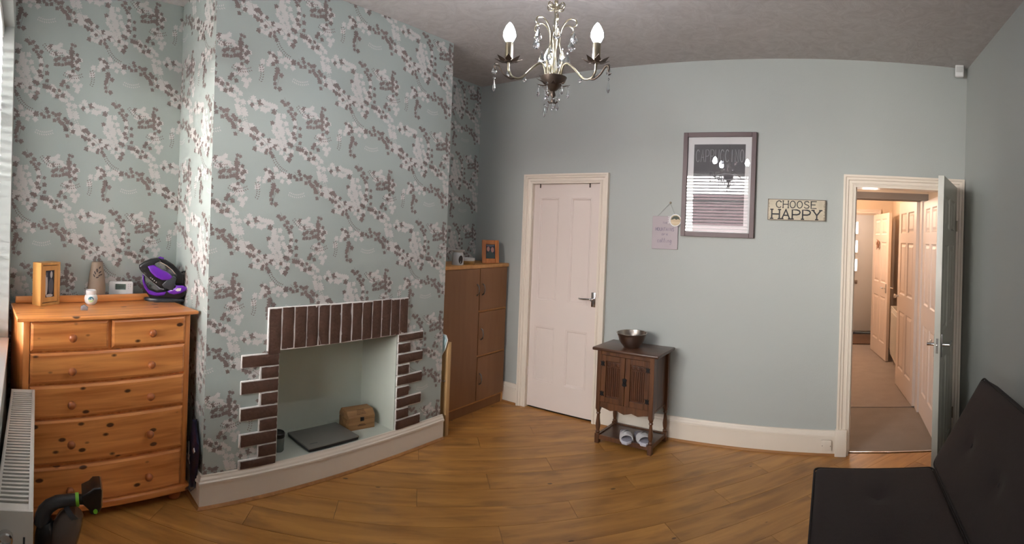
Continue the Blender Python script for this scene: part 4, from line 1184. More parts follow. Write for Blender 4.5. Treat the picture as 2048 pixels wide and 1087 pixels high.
# local x = to the right along the front, -y = towards the room
CW, CD, CH = 0.868, 0.375, 1.232
mb = MB(); mb.box(-0.006, CW + 0.006, -0.014, CD, CH - 0.030, CH, 0.003); mb.build('cupboard_top', M['beech'], cu)
for x0_ in (0.0, CW - 0.018):
    mb = MB(); mb.box(x0_, x0_ + 0.018, 0.0, CD, 0, CH - 0.030, 0.001, 1); mb.build('side_panel', M['beech'], cu)
mb = MB(); mb.box(0.018, CW - 0.018, 0.0, CD, 0.075, 0.092); mb.box(0.018, CW - 0.018, CD - 0.01, CD, 0.09, CH - 0.03); mb.box(0.462, 0.478, 0.0, CD - 0.01, 0.092, CH - 0.03)
mb.box(0.478, CW - 0.018, 0.0, CD - 0.01, 0.832, 0.848); mb.box(0.478, CW - 0.018, 0.0, CD - 0.01, 0.456, 0.472)
mb.build('carcass', M['beech'], cu)
mb = MB(); mb.box(0.018, CW - 0.018, 0.008, 0.024, 0, 0.075); mb.build('plinth', M['foil'], cu)


def cup_door(x0_, x1_, z0_, z1_, hx, hz_):
    mb = MB(); mb.box(x0_, x1_, -0.016, 0.001, z0_, z1_, 0.0015, 1); d_ = mb.build('cupboard_door', M['foil'], cu)
    mb = MB(); mb.tube([(hx, -0.016, hz_ - 0.046), (hx, -0.034, hz_ - 0.034), (hx, -0.042, hz_), (hx, -0.034, hz_ + 0.034), (hx, -0.016, hz_ + 0.046)], [0.006, 0.0055, 0.005, 0.0055, 0.006], 8); mb.build('handle', M['dull_steel'], d_, smooth=50)


cup_door(0.020, 0.466, 0.094, 1.200, 0.435, 1.025)
cup_door(0.474, CW - 0.020, 0.850, 1.200, 0.508, 1.025)
cup_door(0.474, CW - 0.020, 0.474, 0.830, 0.508, 0.650)
cup_door(0.474, CW - 0.020, 0.094, 0.454, 0.508, 0.275)
# things on the cupboard
x, y = -2.770, 3.125
ob = thing('oil_burner', 'white ceramic oil burner at the left of the cupboard top', 'oil burner', (x, y, CH), face_cam(x, y))
mb = MB(); mb.lathe([(0, 0), (0.044, 0), (0.048, 0.006), (0.047, 0.070), (0.040, 0.098), (0.036, 0.104), (0, 0.104)], 30); mb.build('burner_body', M['pearl'], ob, smooth=50)
mb = MB(); mb.lathe([(0, 0.102), (0.036, 0.102), (0.052, 0.116), (0.055, 0.122), (0.050, 0.123), (0.034, 0.112), (0, 0.110)], 30); mb.build('oil_dish', M['pearl'], ob, smooth=50)
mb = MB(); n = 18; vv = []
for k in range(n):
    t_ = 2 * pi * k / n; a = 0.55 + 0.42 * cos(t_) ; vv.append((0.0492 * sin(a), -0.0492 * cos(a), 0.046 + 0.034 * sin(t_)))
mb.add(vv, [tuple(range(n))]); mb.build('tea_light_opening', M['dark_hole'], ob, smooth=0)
x, y = -2.790, 3.270
cdh = thing('candle_dish', 'round ochre and white candle dish beside the oil burner', 'candle', (x, y, CH), 0)
mb = MB(); mb.lathe([(0, 0), (0.056, 0), (0.060, 0.006), (0.060, 0.030)], 30); mb.build('dish_base', M['ochre'], cdh, smooth=40)
mb = MB(); mb.lathe([(0, 0.030), (0.060, 0.030), (0.061, 0.034), (0.061, 0.052), (0.056, 0.054), (0.054, 0.046), (0, 0.046)], 30); mb.build('dish_rim', M['pearl'], cdh, smooth=40)
x, y = -2.760, 3.545
p2 = thing('photo_frame', 'amber wood photo frame leaning back on the cupboard', 'photo frame', (x, y, CH), face_cam(x, y) + radians(12))
TILT = RX(radians(-12))
mb = MB(); W2, H2 = 0.150, 0.205; bd = 0.034
for (a, b_, c_, d_) in ((-W2 / 2, -W2 / 2 + bd, 0, H2), (W2 / 2 - bd, W2 / 2, 0, H2), (-W2 / 2 + bd, W2 / 2 - bd, 0, bd + 0.008), (-W2 / 2 + bd, W2 / 2 - bd, H2 - bd - 0.004, H2)): mb.box(a, b_, -0.009, 0.009, c_, d_, 0.002, 1, M4=TILT)
mb.build('frame_border', M['frame2'], p2)
mb = MB(); photo_people(mb, 0.084, 0.138, 0.002, 1); bmesh.ops.transform(mb.b, matrix=TILT @ T(0, 0, 0.104), verts=list(mb.b.verts)); mb.build('photo', None, p2, smooth=0)
mb = MB(); mb.box(-0.055, 0.055, 0.009, 0.014, 0.0, 0.17, M4=TILT); mb.box(-0.02, 0.02, 0.02, 0.085, 0, 0.006); mb.box(-0.02, 0.02, 0.076, 0.081, 0, 0.10, M4=T(0, 0.0, 0)); mb.build('easel_back', M['umber'], p2)

# pale board standing in the gap, with a floral pad on it
lb = thing('folded_board', 'pale pine board standing between chimney breast and cupboard', 'board', (-2.56, 2.792, 0), 0)
mb = MB(); mb.box(-0.40, 0.024, 0.0, 0.036, 0, 0.690, 0.002); mb.build('board', M['paleboard'], lb)
mb = MB(); mb.lathe([(0.007, 0), (0.006, 0.012), (0, 0.014)], 12, M4=T(0.004, 0.0, 0.405) @ RX(pi / 2)); mb.tube([(0.004, -0.012, 0.405), (-0.03, -0.014, 0.405)], 0.003, 8); mb.build('catch', M['steel'], lb)
pdm = MB(); pdm.prism([(-0.16, 0.60), (-0.03, 0.585), (0.008, 0.640), (0.028, 0.715), (0.012, 0.742), (-0.06, 0.752), (-0.17, 0.750)], -0.030, -0.004, bev=0.006, seg=2)
pad = tag(pdm.build('oven_glove', M['pad'], loc=(-2.56, 2.792, 0), smooth=50), 'pale blue floral cloth glove hung on the board', 'oven glove')
mb = MB()
for (a, b_) in ((-0.03, 0.69), (-0.012, 0.70), (-0.05, 0.66), (-0.02, 0.64), (-0.06, 0.71)):
    mb.lathe([(0.007, 0), (0.007, 0.0012), (0, 0.0013)], 8, M4=T(a, -0.0298, b_) @ RX(pi / 2))
mb.build('flower_print', M['pad_pink'], pad)
mb = MB(); mb.tube([(-0.03, -0.017, 0.583), (0.010, -0.017, 0.640), (0.030, -0.017, 0.715), (0.014, -0.017, 0.744), (-0.06, -0.017, 0.754)], 0.0045, 8); mb.build('edging', M['white'], pad)

# ------------------------------------------------------------------ oak side table, bowl, sliders
st = thing('side_table', 'dark oak two-door side table beside the closed door', 'side table', (-1.405, 3.560, 0), radians(-3))
hx, hy, TZ = 0.212, 0.138, 0.700
mb = MB(); mb.box(-0.262, 0.262, -0.175, 0.160, TZ - 0.022, TZ, 0.007, 3); mb.build('table_top', M['oak_top'], st)
for sx in (-1, 1):
    for sy in (-1, 1):
        mb = MB(); q = 0.017; cx_, cy_ = sx * (hx - 0.002), sy * hy
        mb.box(cx_ - q, cx_ + q, cy_ - q, cy_ + q, 0.0, 0.070, 0.002, 1); mb.box(cx_ - q, cx_ + q, cy_ - q, cy_ + q, 0.245, TZ - 0.022, 0.002, 1)
        mb.lathe([(0.014, 0.069), (0.017, 0.080), (0.011, 0.090), (0.016, 0.110), (0.018, 0.135), (0.013, 0.175), (0.010, 0.205), (0.016, 0.215), (0.012, 0.226), (0.017, 0.238), (0.017, 0.248)], 18, c=(cx_, cy_, 0))
        mb.build('leg', M['oak'], st, smooth=40)
mb = MB(); mb.box(-hx + 0.012, -hx + 0.026, -hy + 0.015, hy - 0.015, 0.27, TZ - 0.022); mb.box(hx - 0.026, hx - 0.004, -hy + 0.015, hy - 0.015, 0.27, TZ - 0.022)
mb.box(-hx, hx, hy - 0.01, hy, 0.27, TZ - 0.022); mb.box(-hx, hx, -hy, hy, 0.27, 0.282)
mb.build('cabinet_body', M['oak'], st)
mb = MB(); mb.box(-hx + 0.015, hx - 0.015, -hy - 0.010, -hy + 0.008, TZ - 0.050, TZ - 0.022); mb.build('top_rail', M['oak'], st)
mb = MB()
ap = [(-hx + 0.015, 0.305), (-hx + 0.015, 0.268), (-0.16, 0.262), (-0.11, 0.250), (-0.06, 0.262), (-0.03, 0.252), (0.0, 0.244), (0.03, 0.252), (0.06, 0.262), (0.11, 0.250), (0.16, 0.262), (hx - 0.015, 0.268), (hx - 0.015, 0.305)]
mb.prism(ap, -hy - 0.010, -hy + 0.006); mb.build('carved_apron', M['oak'], st)
for sx in (-1, 1):
    x0_, x1_ = (-0.193, -0.002) if sx < 0 else (0.002, 0.193)
    mb = MB(); f = 0.040; z0_, z1_ = 0.306, 0.648
    for (a, b_, c_, d_) in ((x0_, x0_ + f, z0_, z1_), (x1_ - f, x1_, z0_, z1_), (x0_ + f, x1_ - f, z0_, z0_ + f), (x0_ + f, x1_ - f, z1_ - f, z1_)): mb.box(a, b_, -hy - 0.014, -hy + 0.002, c_, d_, 0.002, 1)
    dd = mb.build('cabinet_door', M['oak'], st)
    mb = MB(); a, b_ = x0_ + f, x1_ - f; mb.box(a, b_, -hy - 0.004, -hy, z0_ + f, z1_ - f)
    wf = (b_ - a) / 7
    for k in range(7):   # linenfold ridges under a carved head
        mb.box(a + k * wf + wf * 0.22, a + k * wf + wf * 0.78, -hy - 0.009, -hy - 0.003, z0_ + f + 0.012, z1_ - f - 0.045, 0.0015, 1)
    for k in range(3):
        c_ = a + (b_ - a) * (k + 0.5) / 3
        mb.tube([(c_ + 0.014 * cos(t_), -hy - 0.006, z1_ - f - 0.022 + 0.013 * sin(t_)) for t_ in [2 * pi * j / 12 for j in range(12)]], 0.0025, 5, closed=True)
    mb.build('carved_panel', M['oak_panel'], dd)
    hxk = x0_ + 0.013 if sx < 0 else x1_ - 0.013
    for z in (0.368, 0.586):
        mb = MB(); mb.prism([(hxk - 0.018, z - 0.018), (hxk - 0.006, z - 0.012), (hxk, z - 0.020), (hxk + 0.006, z - 0.012), (hxk + 0.018, z - 0.018), (hxk + 0.012, z), (hxk + 0.018, z + 0.018), (hxk + 0.006, z + 0.012), (hxk, z + 0.020), (hxk - 0.006, z + 0.012), (hxk - 0.018, z + 0.018), (hxk - 0.012, z)], -hy - 0.018, -hy - 0.013); mb.build('iron_hinge', M['iron_black'], dd)
    if sx > 0:
        mb = MB(); mb.prism([(-0.018, 0.452), (0.0, 0.444), (0.018, 0.452), (0.013, 0.475), (0.018, 0.498), (0.0, 0.506), (-0.018, 0.498), (-0.013, 0.475)], -hy - 0.019, -hy - 0.013)
        mb.tube([(0, -hy - 0.02, 0.490), (0.006, -hy - 0.026, 0.478), (0, -hy - 0.026, 0.468), (-0.006, -hy - 0.026, 0.478), (0, -hy - 0.02, 0.490)], 0.0022, 6); mb.build('iron_latch', M['iron_black'], dd)
mb = MB()
for (a, b_, c_, d_) in ((-hx, hx, -hy - 0.010, -hy + 0.010), (-hx, hx, hy - 0.010, hy + 0.010), (-hx - 0.008, -hx + 0.012, -hy, hy), (hx - 0.012, hx + 0.008, -hy, hy)): mb.box(a + 0.012 if b_ - a > 0.1 else a, b_ - 0.012 if b_ - a > 0.1 else b_, c_, d_, 0.030, 0.062, 0.002, 1)
mb.build('stretcher_rail', M['oak'], st)
mb = MB(); mb.box(-hx + 0.01, hx - 0.01, -hy + 0.008, hy - 0.008, 0.046, 0.054); mb.build('lower_shelf', M['oak_top'], st)

bw = MB(); bw.lathe([(0, 0), (0.052, 0), (0.056, 0.004), (0.085, 0.040), (0.104, 0.084), (0.110, 0.104), (0.115, 0.106), (0.115, 0.110), (0.107, 0.109), (0.100, 0.084), (0.080, 0.042), (0.050, 0.008), (0, 0.006)], 48)
tag(bw.build('mixing_bowl', M['steel'], loc=(-1.425, 3.545, TZ), smooth=60), 'brushed steel mixing bowl on the oak side table', 'bowl')


def slider(loc, rz, label, tilt=0.0):
    s_ = thing('slider_sandal', label, 'sandal', loc, rz, 'pair of slider sandals under the side table')
    prof = [(-0.115, 0.0), (-0.10, 0.032), (-0.05, 0.038), (0.02, 0.032), (0.08, 0.046), (0.112, 0.030), (0.12, 0)]
    out = [(0.0, -0.118), (0.03, -0.108), (0.038, -0.06), (0.034, 0.0), (0.044, 0.06), (0.036, 0.105), (0.005, 0.125), (-0.030, 0.105), (-0.042, 0.05), (-0.034, -0.02), (-0.036, -0.08), (-0.024, -0.11)]
    R_ = RX(tilt)
    mb = MB(); mb.prism(out, 0.0, 0.022, bev=0.005, plane='xy', M4=R_); mb.build('sole', M['rubber_grey'], s_, smooth=50)
    mb = MB(); mb.prism([(a * 0.88, b_ * 0.94) for a, b_ in out], 0.020, 0.027, bev=0.002, plane='xy', M4=R_); mb.build('footbed', M['foot_grey'], s_, smooth=50)
    mb = MB(); n = 12; vv = []
    for yy, hh_, ww in ((0.0, 0.050, 0.046), (0.035, 0.056, 0.049), (0.075, 0.046, 0.047)):
        for k in range(n + 1):
            a = pi * k / n; vv.append((ww * cos(a), yy, 0.010 + hh_ * sin(a) ** 0.7))
    m_ = n + 1
    ff = [(r_ * m_ + k, r_ * m_ + k + 1, (r_ + 1) * m_ + k + 1, (r_ + 1) * m_ + k) for r_ in range(2) for k in range(n)]
    vv2 = [(a * 0.90, b_, 0.010 + (c_ - 0.010) * 0.90) for a, b_, c_ in vv]; o_ = len(vv)
    ff += [tuple(o_ + i for i in reversed(f)) for f in ff[:2 * n]]
    ff += [(k, o_ + k, o_ + k + 1, k + 1) for k in range(n)] + [(2 * m_ + k, 2 * m_ + k + 1, o_ + 2 * m_ + k + 1, o_ + 2 * m_ + k) for k in range(n)]
    ff += [(r_ * m_, (r_ + 1) * m_, o_ + (r_ + 1) * m_, o_ + r_ * m_) for r_ in range(2)] + [(r_ * m_ + n, o_ + r_ * m_ + n, o_ + (r_ + 1) * m_ + n, (r_ + 1) * m_ + n) for r_ in range(2)]
    mb.add(vv, []); 
    mb = MB(); mb.add(vv + vv2, ff, R_); mb.build('strap', M['mat_board'], s_, smooth=60)
    # swoosh-shaped mark printed on the strap
    mb = MB(); sw = [(-0.024, 0.030), (-0.016, 0.022), (-0.004, 0.024), (0.010, 0.034), (0.026, 0.048), (0.008, 0.040), (-0.006, 0.034), (-0.016, 0.032), (-0.020, 0.038)]
    vv = []
    for a, b_ in sw:
        t_ = math.acos(max(-1, min(1, a / 0.0492))); vv.append((a, b_, 0.0115 + 0.0565 * sin(t_) ** 0.7))
    mb.add(vv, [tuple(range(len(vv)))], R_ @ T(0, 0, 0.0008)); mb.build('strap_mark', M['dgrey'], s_, smooth=0)
    return s_


slider((-1.415, 3.475, 0.054), radians(-152), 'left white slider sandal on the lower shelf, strap facing out')
slider((-1.300, 3.500, 0.054), radians(-143), 'right white slider sandal on the shelf, lilac-grey footbed showing')


# ------------------------------------------------------------------ lettering by strokes
GL = {
    'A': ([[(0, 0), (0.5, 1), (1, 0)], [(0.2, 0.38), (0.8, 0.38)]], [(0, 0), (1, 0)]),
    'C': ([[(0.95, 0.82), (0.8, 0.96), (0.5, 1), (0.15, 0.85), (0, 0.5), (0.15, 0.15), (0.5, 0), (0.8, 0.04), (0.95, 0.18)]], [(0.95, 0.82)]),
    'E': ([[(0.9, 1), (0, 1), (0, 0), (0.9, 0)], [(0, 0.52), (0.7, 0.52)]], [(0.9, 1), (0.9, 0), (0.7, 0.52)]),
    'H': ([[(0, 0), (0, 1)], [(1, 0), (1, 1)], [(0, 0.5), (1, 0.5)]], [(0, 0), (0, 1), (1, 0), (1, 1)]),
    'I': ([[(0.5, 0), (0.5, 1)]], [(0.5, 0), (0.5, 1)]),
    'M': ([[(0, 0), (0, 1), (0.5, 0.35), (1, 1), (1, 0)]], [(0, 0), (1, 0)]),
    'N': ([[(0, 0), (0, 1), (1, 0), (1, 1)]], [(0, 0), (1, 1)]),
    'O': ([[(0.5 + 0.5 * cos(2 * pi * k / 16), 0.5 + 0.5 * sin(2 * pi * k / 16)) for k in range(17)]], []),
    'P': ([[(0, 0), (0, 1), (0.6, 1), (0.92, 0.9), (1, 0.73), (0.9, 0.55), (0.6, 0.47), (0, 0.47)]], [(0, 0)]),
    'S': ([[(0.92, 0.82), (0.75, 0.97), (0.45, 1), (0.12, 0.9), (0.08, 0.68), (0.3, 0.55), (0.75, 0.44), (0.95, 0.28), (0.85, 0.07), (0.5, 0), (0.2, 0.03), (0.03, 0.18)]], []),
    'T': ([[(0.5, 0), (0.5, 1)], [(0, 1), (1, 1)]], [(0.5, 0)]),
    'U': ([[(0, 1), (0, 0.25), (0.2, 0.03), (0.5, 0), (0.8, 0.03), (1, 0.25), (1, 1)]], []),
    'Y': ([[(0, 1), (0.5, 0.45), (1, 1)], [(0.5, 0.45), (0.5, 0)]], [(0, 1), (1, 1), (0.5, 0)]),
    'a': ([[(0.9, 0.6), (0.5, 0.65), (0.1, 0.4), (0.2, 0.05), (0.6, 0.05), (0.9, 0.35), (0.9, 0.6), (0.95, 0.0)]], []),
    'r': ([[(0.1, 0), (0.2, 0.6), (0.25, 0.35), (0.6, 0.62), (0.9, 0.55)]], []),
    'e': ([[(0.1, 0.3), (0.8, 0.38), (0.7, 0.62), (0.3, 0.6), (0.1, 0.3), (0.4, 0.0), (0.95, 0.12)]], []),
    'c': ([[(0.85, 0.5), (0.5, 0.65), (0.12, 0.4), (0.2, 0.05), (0.6, 0.0), (0.95, 0.15)]], []),
    'l': ([[(0.2, 0.1), (0.7, 0.85), (0.55, 1.1), (0.35, 0.8), (0.4, 0.05), (0.9, 0.1)]], []),
    'i': ([[(0.3, 0.6), (0.4, 0.05), (0.8, 0.1)]], []),
    'n': ([[(0.1, 0), (0.15, 0.6), (0.3, 0.45), (0.6, 0.62), (0.75, 0.5), (0.8, 0.0), (1, 0.1)]], []),
    'g': ([[(0.85, 0.6), (0.4, 0.65), (0.1, 0.35), (0.4, 0.05), (0.8, 0.3), (0.85, 0.6), (0.8, -0.35), (0.4, -0.5), (0.15, -0.3)]], []),
}


def ribbon(mb, pts, hw, y):
    m_ = len(pts); L_, R_ = [], []
    for i, p in enumerate(pts):
        a = pts[max(i - 1, 0)]; b_ = pts[min(i + 1, m_ - 1)]; dx, dz = b_[0] - a[0], b_[1] - a[1]; l_ = math.hypot(dx, dz) or 1
        nx_, nz_ = -dz / l_ * hw, dx / l_ * hw
        k = 1.0
        if 0 < i < m_ - 1:
            d0 = Vector((p[0] - a[0], p[1] - a[1])).normalized(); n0 = Vector((-d0.y, d0.x)); k = 1 / max(0.45, n0.dot(Vector((-dz / l_, dx / l_))))
        L_.append((p[0] + nx_ * k, y, p[1] + nz_ * k)); R_.append((p[0] - nx_ * k, y, p[1] - nz_ * k))
    mb.add(L_ + R_, [(i, i + 1, m_ + i + 1, m_ + i) for i in range(m_ - 1)])


def write(mb, text, x0, z0, cw, h_, gap, hw, y, serif=0.0, aspect=None):
    x = x0
    for k, c in enumerate(text):
        if c != ' ':
            w_ = cw * (0.15 if c == 'I' and aspect else 1)
            st_, sf = GL[c]
            for pl in st_:
                yy = y - 0.00008 * (st_.index(pl) + 1)
                ribbon(mb, [(x + px_ * w_, z0 + pz * h_) for px_, pz in pl], hw, yy)
            if serif:
                for (px_, pz) in sf: ribbon(mb, [(x + px_ * w_ - serif, z0 + pz * h_), (x + px_ * w_ + serif, z0 + pz * h_)], hw * 0.9, y - 0.0004)
        x += cw + gap


# wooden CHOOSE HAPPY sign
sg = thing('wooden_sign', 'distressed cream wooden sign reading CHOOSE HAPPY', 'sign', (-0.266, BY, 1.753), radians(0))
mb = MB(); mb.box(-0.210, 0.210, -0.022, 0.0, -0.076, 0.076, 0.003)
mb.build('sign_board', M['sign_board'], sg)
mb = MB()
for (a, b_, c_, d_) in ((-0.211, 0.211, 0.0725, 0.0765), (-0.211, 0.211, -0.0765, -0.0725), (-0.211, -0.207, -0.076, 0.076), (0.207, 0.211, -0.076, 0.076)): mb.box(a, b_, -0.0226, -0.0215, c_, d_)
for k in range(17):
    z = -0.070 + k * 0.0088; mb.box(-0.207, -0.204 + rnd.uniform(0, 0.008), -0.0226, -0.0215, z, z + 0.003); mb.box(0.204 - rnd.uniform(0, 0.008), 0.207, -0.0226, -0.0215, z, z + 0.003)
mb.build('worn_edge', M['bronze'], sg)
mb = MB(); write(mb, 'CHOOSE', -0.150, 0.014, 0.038, 0.050, 0.013, 0.0032, -0.0227, serif=0.006); mb.build('lettering', M['ink'], sg, smooth=0)
mb = MB(); write(mb, 'HAPPY', -0.180, -0.066, 0.056, 0.066, 0.019, 0.0050, -0.0227, serif=0.012)
mb.build('lettering', M['ink'], sg, smooth=0)

# framed CAPPUCCINO poster
PX, PZ, PW_, PH_ = -0.853, 1.926, 0.556, 0.780
po = thing('framed_poster', 'large plum-brown framed CAPPUCCINO poster reflecting the window', 'poster', (PX, BY, PZ), 0)
mb = MB(); fw = 0.034
for (a, b_, c_, d_) in ((-PW_ / 2, -PW_ / 2 + fw, -PH_ / 2, PH_ / 2), (PW_ / 2 - fw, PW_ / 2, -PH_ / 2, PH_ / 2), (-PW_ / 2 + fw, PW_ / 2 - fw, -PH_ / 2, -PH_ / 2 + fw), (-PW_ / 2 + fw, PW_ / 2 - fw, PH_ / 2 - fw, PH_ / 2)): mb.box(a, b_, -0.030, 0, c_, d_, 0.002, 1)
mb.build('poster_frame', M['poster_frame'], po)
mb = MB(); mb.box(-PW_ / 2 + fw, PW_ / 2 - fw, -0.012, -0.004, -PH_ / 2 + fw, PH_ / 2 - fw); mb.build('mount', M['mat_board'], po)
mb = MB(); mb.box(-0.196, 0.196, -0.0135, -0.0118, -0.302, 0.302); pr = mb.build('print', M['poster'], po)
mb = MB(); write(mb, 'CAPPUCCINO', -0.180, 0.170, 0.026, 0.092, 0.0115, 0.0016, -0.0137); 
mb.build('chalk_lettering', M['chalk'], pr, smooth=0)
mb = MB()    # chalk drawing of a cup lower down
ribbon(mb, [(0.055 + 0.075 * cos(t_), 0.06 + 0.022 * sin(t_)) for t_ in [2 * pi * k / 20 for k in range(21)]], 0.0014, -0.0137)
ribbon(mb, [(-0.02, 0.055), (-0.008, 0.0), (0.022, -0.03), (0.088, -0.03), (0.118, 0.0), (0.130, 0.055)], 0.0014, -0.0138)
ribbon(mb, [(0.128, 0.045), (0.150, 0.052), (0.166, 0.035), (0.162, 0.008), (0.144, -0.006), (0.120, -0.002)], 0.0018, -0.0139)
mb.build('chalk_drawing', M['chalk'], pr, smooth=0)
mb = MB(); mb.box(-PW_ / 2 + fw - 0.002, PW_ / 2 - fw + 0.002, -0.0215, -0.0195, -PH_ / 2 + fw - 0.002, PH_ / 2 - fw + 0.002); mb.build('glass', M['glass_pane'], po, smooth=0)

# hanging plaque and round slice beside it
pl_ = thing('hanging_plaque', 'dusty pink plaque with grey lettering on a string, beside the poster', 'plaque', (-1.260, BY, 1.556), radians(0))
mb = MB(); mb.box(-0.104, 0.104, -0.012, -0.002, -0.126, 0.126, 0.002, 1); mb.build('plaque_board', M['plaque'], pl_)
mb = MB(); write(mb, 'THE', -0.018, 0.068, 0.010, 0.013, 0.004, 0.0010, -0.0122); mb.build('lettering', M['plaque_ink'], pl_, smooth=0); mb = MB(); write(mb, 'MOUNTAINS', -0.076, 0.014, 0.0125, 0.024, 0.0045, 0.0019, -0.0122)
mb.build('lettering', M['plaque_ink'], pl_, smooth=0)
mb = MB(); write(mb, 'are', -0.028, -0.020, 0.016, 0.020, 0.003, 0.0012, -0.0122); mb.build('lettering', M['plaque_ink'], pl_, smooth=0); mb = MB(); write(mb, 'calling', -0.060, -0.075, 0.0155, 0.030, 0.001, 0.0013, -0.0122)
mb.build('lettering', M['plaque_ink'], pl_, smooth=0)
mb = MB(); mb.tube([(-0.064, -0.008, 0.125), (0.034, -0.010, 0.228)], 0.0012, 6); mb.tube([(0.034, -0.010, 0.228), (0.080, -0.008, 0.125)], 0.0012, 6); mb.build('string', M['string'], pl_)
mb = MB(); mb.lathe([(0.009, 0), (0.009, 0.004), (0.004, 0.006), (0.004, 0.014), (0, 0.015)], 14, M4=T(0.034, 0, 0.230) @ RX(pi / 2)); mb.build('nail', M['brass'], pl_)
rs = thing('round_plaque', 'small round pale wood plaque with a rope edge, over the pink plaque corner', 'plaque', (-1.176, BY - 0.013, 1.652), 0)
mb = MB(); mb.lathe([(0, 0), (0.040, 0), (0.040, 0.008), (0, 0.008)], 32, M4=RX(pi / 2)); mb.build('disc', M['slice'], rs)
mb = MB()
mb.tube([(0.043 * cos(2 * pi * k / 40) * (1 + 0.05 * (k % 2)), -0.007, 0.043 * sin(2 * pi * k / 40) * (1 + 0.05 * (k % 2))) for k in range(40)], 0.0038, 6, closed=True); mb.build('rope_rim', M['white'], rs, smooth=50)
for k in range(7):
    mb = MB(); z = -0.022 + k * 0.008; mb.tube([(-0.060 + 0.006 * (k % 2), -0.009, z), (-0.036, -0.009, z + 0.002)], 0.0018, 5); mb.build('fringe', M['white'], rs)
mb = MB(); mb.prism([(-0.034, 0.004), (-0.030, 0.018), (-0.014, 0.032), (0.010, 0.034), (0.028, 0.024), (0.036, 0.004), (0.020, 0.010), (0.006, 0.004), (-0.008, 0.012), (-0.020, 0.006)], -0.0095, -0.0078); mb.build('mountain_print', M['ridge'], rs)

# alarm sensor in the corner, blank plate on the skirting
ps = thing('motion_sensor', 'small white alarm sensor high in the right corner', 'sensor', (0.900, BY - 0.045, 2.782), radians(-14))
mb = MB(); mb.box(-0.032, 0.032, -0.025, 0.020, 0, 0.092, 0.008, 3); mb.build('sensor_body', M['white'], ps)
mb = MB(); mb.box(-0.024, 0.024, -0.028, -0.024, 0.030, 0.074, 0.002); mb.build('lens', M['pearl'], ps)
mb = MB(); mb.tube([(0, 0, 0.09), (0, 0.0, 0.104), (0.0, 0.03, 0.106)], 0.006, 8); mb.box(-0.016, 0.016, 0.024, 0.040, 0.086, 0.112); mb.build('bracket', M['white'], ps)
so_ = thing('blank_socket', 'cream blanking plate screwed to the skirting by the doorway', 'socket', (0.002, BY - 0.027, 0.078), 0)
mb = MB(); mb.box(-0.036, 0.036, -0.018, 0.002, -0.036, 0.036, 0.003); mb.build('plate', M['cream'], so_)
for sx in (-0.029, 0.029):
    mb = MB(); mb.lathe([(0.0028, 0), (0.0028, 0.002), (0, 0.002)], 10, M4=T(sx, -0.0175, 0) @ RX(pi / 2)); mb.build('screw', M['bronze'], so_)

# ------------------------------------------------------------------ sofa bed
sf = thing('sofa_bed', 'dark brown buttoned fabric sofa bed against the right wall', 'sofa', (0.0, 1.70, 0), 0)
SL = 1.80
# seat: x from -0.04 to 0.53, along y
tuft = [(-0.005, -0.62), (-0.005, -0.22), (-0.005, 0.20), (-0.005, 0.60)]


def seat_fn(p):
    q = p.copy()
    if p.z > 0: q.z += 0.012 * (1 - (abs(p.x) / 0.28) ** 2) * (1 - (abs(p.y) / 0.9) ** 4)
    for (tx, ty) in tuft:
        d2_ = ((p.x - tx) ** 2 + (p.y - ty) ** 2)
        if p.z > 0: q.z -= 0.020 * math.exp(-d2_ / 0.0016) + 0.010 * math.exp(-d2_ / 0.012)
    return q


mb = MB(); mb.rbox(0.60, SL, 0.150, 0.035, n=36, fn=seat_fn, M4=T(0.245, 0, 0.345)); mb.build('seat', M['sofa'], sf, smooth=60)
mb = MB(); zz = 0.405
pth = []
for (cx_, cy_, a0) in ((0.245 + 0.30 - 0.03, SL / 2 - 0.03, 0), (0.245 - 0.30 + 0.03, SL / 2 - 0.03, 90), (0.245 - 0.30 + 0.03, -SL / 2 + 0.03, 180), (0.245 + 0.30 - 0.03, -SL / 2 + 0.03, 270)):
    for k in range(5):
        a = radians(a0 + k * 22.5); pth.append((cx_ + 0.028 * cos(a), cy_ + 0.028 * sin(a), zz))
mb.tube(pth, 0.005, 8, closed=True); mb.build('seat_piping', M['sofa_pipe'], sf, smooth=60)
for (tx, ty) in tuft:
    mb = MB(); mb.lathe([(0, -0.004), (0.012, -0.002), (0.010, 0.005), (0, 0.007)], 12, c=(0.245 + tx, ty, 0.412 - 0.014)); mb.build('button', M['sofa_pipe'], sf, smooth=60)
# backrest: a slab leaning from the seat's rear to the wall
BL = 0.50; lean = math.atan2(0.26, 0.43)
tb = [(-0.02, -0.62), (-0.02, -0.22), (-0.02, 0.20), (-0.02, 0.60)]


def back_fn(p):
    q = p.copy()
    if p.x < 0: q.x -= 0.012 * (1 - (abs(p.z) / 0.26) ** 2) * (1 - (abs(p.y) / 0.9) ** 4)
    for (tz, ty) in tb:
        d2_ = ((p.z - tz) ** 2 + (p.y - ty) ** 2)
        if p.x < 0: q.x += 0.020 * math.exp(-d2_ / 0.0016) + 0.010 * math.exp(-d2_ / 0.012)
    return q


